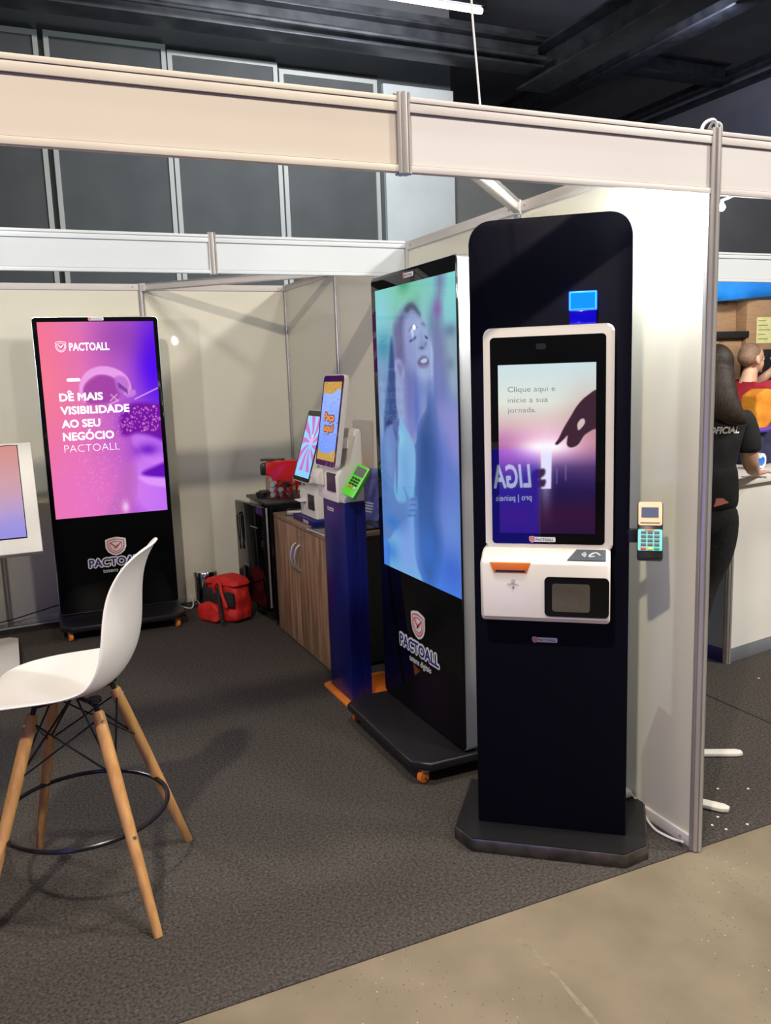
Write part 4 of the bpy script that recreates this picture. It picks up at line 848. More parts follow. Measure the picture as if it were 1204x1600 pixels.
tag(MB().lathe([(0, 0), (0.03, 0), (0.036, 0.03), (0.033, 0.03), (0.028, 0.004), (0, 0.004)], 20, c=(0, 0, 0)).build('black_cup', M['black_plastic']), 'low black cup at the front edge of the fridge top', 'cup')
bpy.data.objects['black_cup'].location = (-0.44, 3.36, ZF)

# ---- bin and bag
BN = thing('pedal_bin', 'small round chrome pedal bin between the pink-screen totem and the red bag', 'bin', (-0.735, 3.85, 0))
MB().lathe([(0, 0.0), (0.078, 0.0), (0.080, 0.02), (0.078, 0.022), (0.078, 0.215), (0, 0.215)], 36).build('body', M['chrome'], BN)
MB().lathe([(0.083, 0.215), (0.083, 0.232), (0.076, 0.246), (0.0, 0.256)], 36).build('lid', M['chrome'], BN)
MB().lathe([(0.079, 0.0), (0.085, 0.0), (0.085, 0.014), (0.079, 0.016)], 36).build('base_ring', M['black_plastic'], BN)
MB().box(-0.02, 0.02, -0.115, -0.075, 0.006, 0.014, 0.002).build('pedal', M['black_plastic'], BN)
BG = thing('duffel_bag', 'red nylon bag with black side panels slumped on the carpet before the fridge', 'bag', (-0.685, 3.42, 0), R(-62))
def soft_box(lx, ly, lz, seed, sub=22, puff=0.03, wr=0.012, ex=5):
    bm = bmesh.new(); bmesh.ops.create_cube(bm, size=1); bmesh.ops.subdivide_edges(bm, edges=bm.edges[:], cuts=sub, use_grid_fill=True)
    from mathutils import noise
    for v in bm.verts:
        c = v.co.copy()*2
        e = ex; n_ = (abs(c.x)**e+abs(c.y)**e+abs(c.z)**e)**(1/e); c = c/n_
        f = Vector((c.x*lx/2, c.y*ly/2, (c.z+1)*lz/2)); tp = (c.z+1)/2
        f.y *= 1-0.25*tp; f.x *= 1-0.06*tp
        d = noise.noise(Vector((f.x*14+seed, f.y*14, f.z*14)))*wr+noise.noise(Vector((f.x*35, f.y*35+seed, f.z*35)))*wr*.4
        nrm = Vector((c.x, c.y, 0)); f += nrm*d
        f.z += puff*0.4*sin(c.x*2.2+1.2)*tp-0.012*abs(c.x)*tp
        f.z = max(f.z, 0.0)
        v.co = f
    mb = MB(); mb.bm.free(); mb.bm = bm; return mb
soft_box(0.31, 0.185, 0.285, 3.0).build('body', M['red_fabric'], BG, ang=180)
fl_ = soft_box(0.32, 0.175, 0.05, 5.0, puff=0.03, wr=0.006); fl_.bm.transform(Matrix.Translation((0, 0.0, 0.243))); fl_.build('lid_flap', M['red_fabric'], BG, ang=180)
MB().box(-0.13, 0.02, -0.106, -0.082, 0.13, 0.225, 0.008).build('front_panel', M['black_fabric'], BG)
MB().box(0.07, 0.155, -0.103, -0.080, 0.12, 0.215, 0.008).build('side_patch', M['black_fabric'], BG)
pk = soft_box(0.21, 0.06, 0.12, 9.0, wr=0.008); pk.bm.transform(Matrix.Translation((-0.07, -0.105, 0.005))); pk.build('front_pocket', M['red_fabric'], BG, ang=180)
st = MB()
pts = curve_pts([(0.02, -0.09, 0.255), (0.04, -0.112, 0.17), (0.06, -0.12, 0.09), (0.075, -0.125, 0.02), (0.10, -0.14, 0.013)])
st.tube(pts, 0.013, 6); st.build('shoulder_strap', M['black_fabric'], BG)
st = MB(); st.tube(curve_pts([(-0.01, -0.10, 0.20), (0.0, -0.115, 0.25), (0.035, -0.10, 0.272), (0.07, -0.112, 0.20), (0.11, -0.115, 0.12)]), 0.011, 8); st.build('carry_handle', M['red_fabric'], BG)

# ---- cables along the back wall
tag(MB().tube(curve_pts([(-2.6, 3.93, 0.01), (-2.06, 3.93, 0.055), (-1.85, 3.93, 0.09), (-1.68, 3.9, 0.13), (-1.55, 3.80, 0.16)]), 0.004, 6).build('black_cable', M['rubber']), 'thin black cable running along the back wall to the pink-screen totem', 'cable')
tag(MB().tube(curve_pts([(-2.6, 3.90, 0.006), (-2.07, 3.93, 0.006), (-1.9, 3.94, 0.006), (-1.69, 3.95, 0.006), (-1.5, 3.92, 0.006)]), 0.006, 6).build('white_cable', M['cable_white']), 'white cable lying on the carpet along the foot of the back wall, left', 'cable')
tag(MB().tube(curve_pts([(-0.945, 3.82, 0.10), (-0.93, 3.85, 0.03), (-0.90, 3.86, 0.006), (-0.86, 3.80, 0.006), (-0.835, 3.84, 0.03), (-0.83, 3.93, 0.06)]), 0.005, 6).build('white_cable', M['cable_white']), 'short white cable on the carpet between the pink-screen totem and the bin', 'cable')

# ================================================================== TOUCH TABLE AT LEFT
TT = thing('touch_table', 'white tilted touch-screen table cut by the left edge of the photo', 'touch table', (-1.786, 2.9, 0))
tt = Matrix.Translation((0, 0, 0.68)) @ Matrix.Rotation(R(-32.5), 4, 'X')
MB().box(-0.98, 0.0, 0.0, 0.05, 0.0, 0.67, 0.006, mtx=tt).build('frame', M['white_plastic'], TT)
MB().box(-0.93, -0.07, -0.002, 0.004, 0.085, 0.655, mtx=tt).build('screen_edge', M['gloss_black'], TT)
p = Pic(60, 90)
p.grad([(0, (.62, .58, .88)), (.25, (.80, .66, .82)), (.6, (.86, .66, .70)), (1, (.88, .60, .56))], p.V); p.blob(1.0, .05, .3, .25, (.62, .60, .95), .7)
p.build('display', -0.925, -0.074, 0.092, 0.650, -0.0026, TT, 0.9, tilt=tt)
MB().box(-0.93, -0.05, 0.05, 0.12, 0.03, 0.62, 0.01, mtx=tt).build('screen_back', M['white_plastic'], TT)
MB().box(-0.58, -0.40, 0.18, 0.30, 0.04, 0.86, 0.01).build('column', M['white_plastic'], TT)
MB().prism(rrect(-0.88, -0.175, -0.07, 0.66, 0.04, 5), 0.0, 0.05, axis='z', bev=0.014, seg=3).build('foot_plate', M['white_plastic'], TT)

# ================================================================== BAR STOOLS
def make_stool(label):
    o = thing('bar_stool', label, 'bar stool')
    # local: +x is the back direction, y sideways
    prof = [(-.29, .632, .15, .0), (-.275, .650, .18, .004), (-.22, .662, .21, .014), (-.13, .667, .228, .024), (-.04, .668, .233, .032), (.04, .668, .233, .040), (.10, .678, .231, .046), (.145, .700, .229, .050),
            (.18, .755, .226, .048), (.197, .81, .222, .048), (.205, .87, .215, .048), (.210, .93, .205, .047), (.218, .985, .188, .042), (.232, 1.03, .165, .030), (.246, 1.058, .148, .020), (.259, 1.080, .118, .010), (.268, 1.090, .078, .004), (.272, 1.093, .035, .001)]
    bm = bmesh.new(); n = 18; rows = []
    for i, (b_, z_, w_, cup) in enumerate(prof):
        a = prof[max(i-1, 0)]; c = prof[min(i+1, len(prof)-1)]
        t_ = Vector((c[0]-a[0], 0, c[1]-a[1])).normalized(); nn = Vector((-t_.z, 0, t_.x))   # towards the sitter
        rows.append([bm.verts.new(Vector((b_, w_*(2*k/n-1), z_))+nn*cup*(abs(2*k/n-1)**2.0)) for k in range(n+1)])
    for A, B_ in zip(rows, rows[1:]):
        for k in range(n): bm.faces.new((A[k], A[k+1], B_[k+1], B_[k]))
    mb = MB(); mb.bm.free(); mb.bm = bm
    sh = mb.build('seat_shell', M['stool_white'], o, ang=180)
    so = sh.modifiers.new('thick', 'SOLIDIFY'); so.thickness = 0.007; so.offset = 0
    sb = sh.modifiers.new('smooth', 'SUBSURF'); sb.levels = 1; sb.render_levels = 2
    S = 1.02; hd = 0.2527
    leg_top = []
    for (sx, sy_) in ((1, -1), (1, 1), (-1, 1), (-1, -1)):
        bt = Vector((sx*hd, sy_*hd, 0.0)); 
        def at(z, sx=sx, sy_=sy_): k = 1-z*S; return Vector((sx*hd*k, sy_*hd*k, z))
        l_ = MB().tube([at(0.0), at(0.012), at(0.2), at(0.42), at(0.54), at(0.612), at(0.62)], 0.015, 16, rr=[.0125, .0135, .0165, .0185, .0185, .017, .013]).build('leg', M['beech'], o)
        out = Vector((sx, sy_, 0)).normalized()
        bl = MB()
        for zz in (0.595, 0.275): bl.lathe([(0, 0.003), (0.004, 0.0025), (0.0055, 0), (0.0055, -0.003)], 10, mtx=Matrix.Translation(at(zz)+out*0.019) @ out.to_track_quat('Z', 'Y').to_matrix().to_4x4())
        bl.build('bolt', M['chrome'], l_); leg_top.append(at)
    zr = 0.275; rr_ = hd*(1-zr*S)*math.sqrt(2)-0.012
    MB().tube([(rr_*cos(a), rr_*sin(a), zr) for a in [2*pi*i/64 for i in range(64)]], 0.0075, 10, closed=True).build('foot_ring', M['wire_black'], o)
    wr = MB()
    for i in range(4):
        a, b_ = leg_top[i], leg_top[(i+1) % 4]
        wr.tube([a(0.60), b_(0.44)], 0.003, 6); wr.tube([b_(0.60), a(0.44)], 0.003, 6)
    for i in range(4): wr.tube([leg_top[i](0.44), leg_top[i](0.44)*0.02+Vector((0, 0, 0.63))], 0.0035, 6)
    wr.build('wire_brace', M['wire_black'], o)
    mt_ = MB()
    for i in range(4):
        q = leg_top[i](0.615); mt_.tube([q, Vector((q.x*.9, q.y*.9, 0.648))], 0.008, 8); mt_.tube([Vector((q.x*.9, q.y*.9, 0.640)), Vector((0, 0, 0.634))], 0.007, 8)
        mt_.lathe([(0, 0), (0.02, 0), (0.02, 0.012), (0, 0.012)], 14, c=(q.x*.9, q.y*.9, 0.646))
    mt_.build('seat_mount', M['wire_black'], o)
    return o
sang = -0.366
s1 = make_stool('white shell bar stool with beech legs in the left foreground'); s1.location = (-1.7975, 0.680, 0); s1.rotation_euler = (0, 0, sang)
s2 = copy_tree(s1); s2['label'] = 'second bar stool, only one beech leg tip showing at the left edge'; s2.location = (-2.375, 0.995, 0); s2.rotation_euler = (0, 0, sang+0.15)

# ================================================================== NEIGHBOURING STAND
CT = thing('reception_counter', 'white panel counter with aluminium corner post in the neighbouring stand', 'counter', (1.412, 1.235, 0), R(8))
MB().box(0.02, 1.3, -0.004, 0.004, 0.075, 0.93).build('front_panel', M['booth_white'], CT)
MB().box(0.02, 1.3, -0.008, 0.008, 0.0, 0.075, 0.001).build('kick_strip', M['grey_kick'], CT)
MB().prism(post_profile(0.02), 0, 0.935, axis='z').build('corner_post', M['alu'], CT, smooth=False)
MB().box(-0.004, 0.004, 0.02, 0.5, 0.075, 0.93).build('side_panel', M['booth_blue'], CT)
MB().box(-0.008, 0.008, 0.02, 0.5, 0.0, 0.075, 0.001).build('side_kick_strip', M['navy'], CT)
MB().box(-0.03, 1.32, -0.03, 0.52, 0.936, 0.965, 0.003).build('top', M['booth_white'], CT)
OB = thing('cloth_bag', 'orange and navy cloth bag with violet trim standing on the counter at the right edge', 'bag', (2.09, 1.70, 0.966), R(10))
orange_f = noisy(mat('orange_cloth', (0.78, 0.28, 0.02), 0.75), (0.70, 0.22, 0.015), (0.85, 0.35, 0.03), 12, 4, bump=0.3)
u_ = soft_box(0.22, 0.14, 0.22, 2.0, sub=12, wr=0.012, ex=16); u_.bm.transform(Matrix.Translation((0, 0, 0.20))); u_.build('upper_part', orange_f, OB, ang=180)
u_ = soft_box(0.25, 0.16, 0.205, 4.0, sub=12, wr=0.01, ex=14); u_.build('lower_part', noisy(mat('navy_cloth', (0.02, 0.02, 0.07), 0.8), (0.015, 0.015, 0.05), (0.03, 0.03, 0.09), 20), OB, ang=180)
MB().tube(curve_pts([(-0.115, -0.075, 0.20), (-0.04, -0.10, 0.21), (0.05, -0.09, 0.27), (0.12, -0.06, 0.32)]), 0.014, 8).build('trim_band', noisy(mat('violet_cloth', (0.12, 0.05, 0.45), 0.7), (0.10, 0.04, 0.4), (0.15, 0.06, 0.5), 12), OB)
TD = thing('tape_dispenser', 'bright blue packing-tape dispenser with a pale roll lying on the counter', 'tape dispenser', (1.88, 1.50, 0.966), R(15))
rot = Matrix.Rotation(pi/2, 4, 'X')
MB().lathe([(0.022, -0.02), (0.042, -0.02), (0.042, 0.02), (0.022, 0.02), (0.022, -0.02)], 28, mtx=Matrix.Translation((0.01, 0, 0.043)) @ rot).build('tape_roll', M['paper'], TD)
blu = noisy(mat('blue_plastic', (0.01, 0.20, 0.75), 0.35), (0.01, 0.18, 0.7), (0.015, 0.22, 0.8), 10)
MB().lathe([(0, -0.022), (0.021, -0.022), (0.021, 0.022), (0, 0.022)], 20, mtx=Matrix.Translation((0.01, 0, 0.043)) @ rot).box(-0.05, 0.01, -0.024, -0.021, 0.02, 0.06, 0.001).box(-0.07, -0.045, -0.024, 0.024, 0.01, 0.10, 0.004).build('frame', blu, TD)
MB().box(-0.06, -0.035, -0.012, 0.012, 0.10, 0.19, 0.006).build('handle', blu, TD)
BS = thing('banner_stand', 'roll-up banner seen edge-on with two flat silver feet, right of the corner post', 'banner stand', (0.24, 0.31, 0), math.atan2(0.26, 0.28))
MB().box(0.0, 0.40, -0.035, 0.035, 0.02, 0.08, 0.012).build('cassette', M['silver'], BS)
grn = noisy(mat('green_print', (0.03, 0.07, 0.04), 0.5), (0.02, 0.045, 0.03), (0.20, 0.22, 0.04), 9, 5, p0=.45, p1=.75)
MB().box(0.01, 0.39, -0.0015, 0.0015, 0.08, 0.86).build('banner', grn, BS)
MB().box(0.01, 0.39, -0.008, 0.008, 0.86, 0.88, 0.002).build('top_bar', M['silver'], BS)
MB().tube([(0.2, 0.02, 0.08), (0.2, 0.02, 0.87)], 0.006, 8).build('support_pole', M['silver'], BS)
def foot(p, q, w_=0.022):
    p, q = Vector(p), Vector(q); d = (q-p).normalized(); s_ = Vector((-d.y, d.x, 0))*w_
    pts = [p+s_, q+s_*1.0-d*0.02, q+s_*.5, q-s_*.5, q-s_*1.0-d*0.02, p-s_]
    inv = Matrix.Rotation(-math.atan2(0.26, 0.28), 4, 'Z') @ Matrix.Translation((-0.24, -0.31, 0))
    return MB().prism([tuple((inv @ v)[:2]) for v in pts], 0.004, 0.018, axis='z', bev=0.002)
foot((0.44, 0.53, 0), (0.652, 0.42, 0)).build('foot', M['white_plastic'], BS)
foot((0.13, 0.335, 0), (0.270, 0.118, 0)).build('foot', M['white_plastic'], BS)
inv = Matrix.Rotation(-math.atan2(0.26, 0.28), 4, 'Z') @ Matrix.Translation((-0.24, -0.31, 0))
MB().tube([inv @ Vector((0.585, 0.66, 0.02)), inv @ Vector((0.50, 0.52, 0.02))], 0.010, 8).build('strut', M['silver'], BS)
ps = None
for (x, y) in ((0.211, 0.111), (0.457, 0.208), (0.154, 0.08), (0.175, 0.039), (0.262, 0.03), (0.361, 0.259), (1.38, 0.996)):
    if ps is None:
        ps = tag(MB().prism([(-0.004, -0.003), (0.003, -0.004), (0.005, 0.002), (0.0, 0.005), (-0.004, 0.002)], 0, 0.002, axis='z').build('paper_scrap', M['paper']), 'tiny white paper scrap on the dark carpet right of the corner post', 'scrap', 'paper scraps on the carpet'); o = ps
    else: o = ps.copy(); COL.objects.link(o)
    o.location = (x, y, 0.0005); o.rotation_euler = (0, 0, x*9)
tag(MB().tube(curve_pts([(2.9, -0.02+0.05, 0.004), (2.0, 0.03, 0.004), (1.2, 0.05, 0.004)]), 0.003, 6).build('floor_wire', M['rubber']), 'thin black wire at the carpet edge beyond the right of the photo', 'cable')
bpy.data.objects.remove(bpy.data.objects['floor_wire'], do_unlink=True)
CL = MB()
for k in range(2): pass
cl = bmesh.new(); rows = []
for i in range(25):
    x = 2.3+i*0.08
    rows.append([cl.verts.new((x, 3.0+0.012*sin(i*1.1), 2.28)), cl.verts.new((x, 2.985+0.02*sin(i*1.3), 2.13)), cl.verts.new((x, 2.97+0.02*sin(i*.9), 2.005+0.075*max(0, (x-3.05))))])
for A, B_ in zip(rows, rows[1:]):
    for k in range(2): cl.faces.new((A[k], A[k+1], B_[k+1], B_[k]))
CL.bm.free(); CL.bm = cl
o = CL.build('blue_cloth', M['awning'], ang=180); sm = o.modifiers.new('thick', 'SOLIDIFY'); sm.thickness = 0.006
tag(o, 'bright blue cloth hanging above the cardboard boxes at the right edge', 'cloth')
# rack and boxes
RK = thing('storage_rack', 'black storage rack holding cardboard boxes in the neighbouring stand', 'rack', (2.9, 3.0, 0))
for (x, y) in ((0.0, 0.02), (1.5, 0.02), (0.0, 0.5), (1.5, 0.5)): MB().box(x-0.02, x+0.02, y-0.02, y+0.02, 0, 2.1).build('upright', M['steel_dark'], RK)
for z in (0.3, 0.85, 1.36): MB().box(-0.02, 1.52, 0.0, 0.52, z, z+0.025).build('shelf', M['steel_dark'], RK)
def box(x0, x1, z0, z1, y0, y1, label, mm='card'):
    o = thing('cardboard_box' if mm == 'card' else 'equipment_case', label, 'box', ((x0+x1)/2, (y0+y1)/2, z0)); X, Y, Z = (x1-x0)/2, (y1-y0)/2, z1-z0
    MB().box(-X, X, -Y, Y, 0, Z, 0.003).build('carton' if mm == 'card' else 'shell', M[mm], o)
    if mm == 'card': MB().box(-0.025, 0.025, -Y-0.001, Y+0.001, Z*0.9, Z+0.001).build('tape_strip', noisy(mat('brown_tape', (0.22, 0.13, 0.07), 0.3), (0.2, 0.12, 0.06), (0.25, 0.15, 0.08), 5), o)
    return o
box(2.95, 3.375, 1.386, 1.735, 3.05, 3.45, 'cardboard box on the rack just left of the bald man\'s head')
tag(MB().box(2.98, 3.40, 3.0, 3.1, 1.7355, 1.785, 0.004).build('power_strip', M['black_plastic']), 'long dark strip lying across the cardboard boxes', 'strip')
box(2.96, 3.14, 1.7355, 1.97, 3.12, 3.4, 'small dark cardboard box against the corner post under the blue cloth')
bx = box(3.39, 4.1, 1.64, 2.02, 3.02, 3.5, 'large cardboard box with a yellow-green paper label, at the right edge')
box(3.145, 3.385, 1.7355, 2.02, 3.12, 3.5, 'cardboard box between the small dark box and the large labelled one')
yl = noisy(mat('yellow_green_label', (0.62, 0.62, 0.28), 0.6), (0.58, 0.58, 0.25), (0.66, 0.66, 0.32), 20)
for k in range(5): MB().box(-0.235, -0.235+0.13*(.6+.4*((k*7)%3)/2), -0.2435, -0.2427, 0.22-k*0.035, 0.226-k*0.035).build('printed_line', M['rail_dark'], bx)
lb = MB().box(-0.25, -0.08, -0.2425, -0.2405, 0.05, 0.25).build('shipping_label', yl, bx)
box(3.39, 4.1, 1.386, 1.639, 3.02, 3.5, 'dark equipment case under the large labelled box', 'black_plastic')
struct('wall_neighbour_back', MB().box(2.2, 5.0, 3.97, 4.0, 0, 1.9), M['hall_dark'])

sc = bmesh.new(); cen = [(-0.750, -0.10), (-0.738, -0.20), (-0.742, -0.30), (-0.748, -0.40), (-0.752, -0.50)]
L_ = [sc.verts.new((x-0.005-0.003*(k % 2), y-0.004, -0.0037)) for k, (x, y) in enumerate(cen)]; R_ = [sc.verts.new((x+0.004+0.004*(k % 2), y+0.006, -0.0037)) for k, (x, y) in enumerate(cen)]
for k in range(4): sc.faces.new((L_[k], R_[k], R_[k+1], L_[k+1]))
mb = MB(); mb.bm.free(); mb.bm = sc
struct('floor_scuff', mb, noisy(mat('pale_scuffed_concrete', (0.3, 0.25, 0.18), 0.5), (0.19, 0.153, 0.104), (0.29, 0.24, 0.17), 40, 5))

# ---- people
def skin_mesh(name, pts, edges, material, parent, root, sub=2, ang=180):
    keys = list(pts); me = bpy.data.meshes.new(name); me.from_pydata([pts[k][:3] for k in keys], [(keys.index(a), keys.index(b_)) for a, b_ in edges], [])
    o = bpy.data.objects.new(name, me); COL.objects.link(o)
    sk = o.modifiers.new('skin', 'SKIN'); sk.use_smooth_shade = True; sk.branch_smoothing = 0.6
    for i, k in enumerate(keys):
        r_ = pts[k][3]; ry = pts[k][4] if len(pts[k]) > 4 else r_
        me.skin_vertices[0].data[i].radius = (r_, ry); me.skin_vertices[0].data[i].use_root = (k == root)
    ss = o.modifiers.new('sub', 'SUBSURF'); ss.levels = sub; ss.render_levels = sub
    m2 = bpy.data.meshes.new_from_object(o.evaluated_get(bpy.context.evaluated_depsgraph_get()))
    bpy.data.objects.remove(o, do_unlink=True)
    m2.materials.clear(); m2.materials.append(material); m2.name = name
    for p_ in m2.polygons: p_.use_smooth = True
    o = bpy.data.objects.new(name, m2); COL.objects.link(o); o.parent = parent; return o
def blob_mesh(name, ells, material, parent, base=None, voxel=0.006, tubes=(), smooth=4):
    bm = bmesh.new()
    if base is not None: bm.from_mesh(base.data); bpy.data.objects.remove(base, do_unlink=True); bmesh.ops.holes_fill(bm, edges=[e for e in bm.edges if e.is_boundary], sides=0); bmesh.ops.recalc_face_normals(bm, faces=bm.faces[:])
    for (cx, cy, cz, rx, ry, rz, *tilt) in ells:
        mt = Matrix.Translation((cx, cy, cz)) @ Matrix.Rotation(tilt[0] if tilt else 0, 4, 'X') @ Matrix.Diagonal((rx, ry, rz, 1))
        bmesh.ops.create_uvsphere(bm, u_segments=32, v_segments=20, radius=1, matrix=mt)
    for pts, rr, flat in tubes:
        P = curve_pts(pts, 6); k = len(P); rads = [np.interp(i/(k-1)*(len(rr)-1), range(len(rr)), rr) for i in range(k)]
        t = MB(); t.tube(P, 0, 20, rr=rads)
        me_t = bpy.data.meshes.new('t'); bmesh.ops.recalc_face_normals(t.bm, faces=t.bm.faces[:]); t.bm.to_mesh(me_t); t.bm.free(); bm.from_mesh(me_t); bpy.data.meshes.remove(me_t)
    me = bpy.data.meshes.new(name); bm.to_mesh(me); bm.free()
    o = bpy.data.objects.new(name, me); COL.objects.link(o)
    r_ = o.modifiers.new('union', 'REMESH'); r_.mode = 'VOXEL'; r_.voxel_size = voxel; r_.use_smooth_shade = True
    s_ = o.modifiers.new('soft', 'SMOOTH'); s_.factor = 0.5; s_.iterations = smooth
    m2 = bpy.data.meshes.new_from_object(o.evaluated_get(bpy.context.evaluated_depsgraph_get())); bpy.data.objects.remove(o, do_unlink=True)
    m2.materials.clear(); m2.materials.append(material); m2.name = name
    for p_ in m2.polygons: p_.use_smooth = True
    o = bpy.data.objects.new(name, m2); COL.objects.link(o); o.parent = parent; return o
def head_ells(x, y, z):
    return [(x, y, z, .073, .094, .086), (x, y+.043, z-.058, .054, .060, .072), (x, y+.088, z-.012, .040, .016, .012), (x, y+.100, z-.048, .011, .018, .012), (x, y+.094, z-.035, .009, .014, .022),
            (x, y+.092, z-.078, .022, .012, .006), (x, y+.090, z-.088, .019, .012, .006), (x, y+.080, z-.112, .022, .020, .016),
            (x-.073, y-.008, z-.038, .010, .020, .030, .15), (x+.073, y-.008, z-.038, .010, .020, .030, .15)]
def eyes(x, y, z, parent):
    for sx in (-1, 1):
        e = MB().lathe([(0, -.011), (.0078, -.0078), (.011, 0), (.0078, .0078), (0, .011)], 14, c=(x+sx*.030, y+.082, z-.028)).build('eye', M['paper'], parent)
        MB().lathe([(0, -.004), (.004, -.003), (.0055, 0), (.004, .003), (0, .004)], 12, c=(x+sx*.030, y+.0915, z-.028)).build('iris', M['hair_dark'], e)
def chain(*k): return list(zip(k, k[1:]))
Wm = thing('person', 'woman with long dark hair in black t-shirt and trousers leaning on the white counter', 'person', (1.195, 1.155, 0), R(-37))
body = dict(pel=(0, 0, .90, .125, .10), waist=(0.0, 0, 1.03, .11, .085), chest=(0, .01, 1.20, .125, .095), neckb=(0, .0, 1.355, .06), neck=(0, .01, 1.42, .048), skull=(0, .015, 1.48, .05, .055),
    shR=(.14, 0, 1.305, .048), elR=(.175, .02, 1.065, .042), wrR=(.235, .22, 1.005, .027), haR=(.255, .285, .99, .03, .018),
    shL=(-.155, 0, 1.315, .05), elL=(-.22, .06, 1.07, .037), wrL=(-.15, .24, 1.00, .025), haL=(-.13, .29, .985, .03, .018),
    hR=(.085, 0, .84, .09), kR=(-.01, .03, .47, .055), aR=(-.085, -.02, .09, .036), tR=(-.085, .10, .035, .033),
    hL=(-.085, 0, .84, .09), kL=(-.15, .02, .47, .055), aL=(-.21, -.02, .09, .036), tL=(-.21, .10, .035, .033))
be = chain('pel', 'waist', 'chest', 'neckb', 'neck', 'skull')+chain('chest', 'shR', 'elR', 'wrR', 'haR')+chain('chest', 'shL', 'elL', 'wrL', 'haL')+chain('pel', 'hR', 'kR', 'aR', 'tR')+chain('pel', 'hL', 'kL', 'aL', 'tL')
# five fingers a hand
def fingers(d, e, hand, s_, dirv, side, up, L=0.075, r_=.0085):
    h = Vector(d[hand][:3]); dv, sd, u = Vector(dirv).normalized(), Vector(side).normalized(), Vector(up)
    for i, (off, ln) in enumerate(((-.026, .85), (-.009, 1.0), (.009, .95), (.026, .78))):
        a = h+sd*off+dv*.03; b_ = a+dv*L*ln*.5+sd*off*.35+u*.004; c = b_+dv*L*ln*.4+sd*off*.3-u*.012
        d[hand+'f%da' % i] = (*a, r_*1.15); d[hand+'f%db' % i] = (*b_, r_); d[hand+'f%dc' % i] = (*c, r_*.8)
        e += chain(hand, hand+'f%da' % i, hand+'f%db' % i, hand+'f%dc' % i)
    a = h-sd*.03*s_-dv*.005; b_ = a-sd*.022*s_+dv*.022; c = b_-sd*.006*s_+dv*.022-u*.006
    d[hand+'ta'] = (*a, r_*1.3); d[hand+'tb'] = (*b_, r_*1.1); d[hand+'tc'] = (*c, r_*.85); e += chain(hand, hand+'ta', hand+'tb', hand+'tc')
fingers(body, be, 'haR', 1, (.55, .80, 0), (.80, -.55, 0), (0, 0, 1)); fingers(body, be, 'haL', -1, (.1, 1, 0), (1, -.1, 0), (0, 0, 1))
b0 = skin_mesh('body', body, be, M['skin'], None, 'pel')
blob_mesh('body', head_ells(0, .012, 1.545), M['skin'], Wm, b0, 0.0055, smooth=2); eyes(0, .012, 1.545, Wm)
sh = dict(hem0=(0, 0, .835, .135, .118), hem=(0, 0, .90, .138, .12), waist=(0.0, 0, 1.03, .132, .108), mid=(0, 0, 1.14, .138, .112), chest=(0, .005, 1.25, .150, .112), nb=(0, -.005, 1.345, .095, .075), nc=(0, .0, 1.39, .062, .058),
    shR=(.145, 0, 1.303, .062), slR=(.162, .015, 1.15, .064), slR2=(.164, .016, 1.12, .066), shL=(-.165, 0, 1.312, .068), slL=(-.208, .03, 1.13, .070), slL2=(-.21, .034, 1.115, .072))
shirt = skin_mesh('t_shirt', sh, chain('hem0', 'hem', 'waist', 'mid', 'chest', 'nb', 'nc')+chain('chest', 'shR', 'slR', 'slR2')+chain('chest', 'shL', 'slL', 'slL2'), M['shirt_black'], Wm, 'mid')
tr = dict(pel=(0, -.0, .94, .128, .105), hip=(0, -.02, .84, .118, .115), hR=(.078, -.012, .76, .092), kR=(-.012, .03, .46, .062), aR=(-.085, -.02, .11, .046), hL=(-.09, -.012, .76, .092), kL=(-.15, .02, .46, .062), aL=(-.21, -.02, .11, .046))
skin_mesh('trousers', tr, chain('pel', 'hip')+chain('hip', 'hR', 'kR', 'aR')+chain('hip', 'hL', 'kL', 'aL'), M['denim'], Wm, 'hip')
sho = noisy(mat('orange_shoe', (0.6, 0.2, 0.06), 0.6), (0.5, 0.16, 0.05), (0.7, 0.25, 0.08), 12)
for sx in (-0.085, -0.21):
    skin_mesh('shoe', dict(a=(sx, -.045, .04, .042, .038), b=(sx, .03, .042, .045, .038), c=(sx, .11, .032, .045, .028), d=(sx, .165, .028, .035, .022)), chain('a', 'b', 'c', 'd'), sho, Wm, 'b')
blob_mesh('hair', [(0, -.010, 1.552, .083, .098, .092), (0, -.045, 1.50, .080, .065, .085)], M['hair_dark'], Wm, None, 0.007,
    tubes=[([(0, -.03, 1.56), (0, -.055, 1.49), (.005, -.075, 1.43), (.025, -.092, 1.37), (.06, -.098, 1.325), (.10, -.092, 1.295), (.135, -.078, 1.275)], [.05, .080, .082, .075, .060, .038, .008], 1),
           ([(-.03, -.03, 1.56), (-.04, -.06, 1.47), (-.04, -.08, 1.40), (-.02, -.09, 1.34), (.02, -.10, 1.30)], [.05, .06, .06, .045, .01], 1)], smooth=6)
pkt = MB().prism([(-.01, .885), (.055, .905), (.03, .925), (-.0, .925)], -.155, -.148).build('pocket_note', noisy(mat('coral_paper', (0.75, 0.25, 0.2), 0.6), (0.7, 0.22, 0.18), (0.8, 0.28, 0.22), 9), Wm)
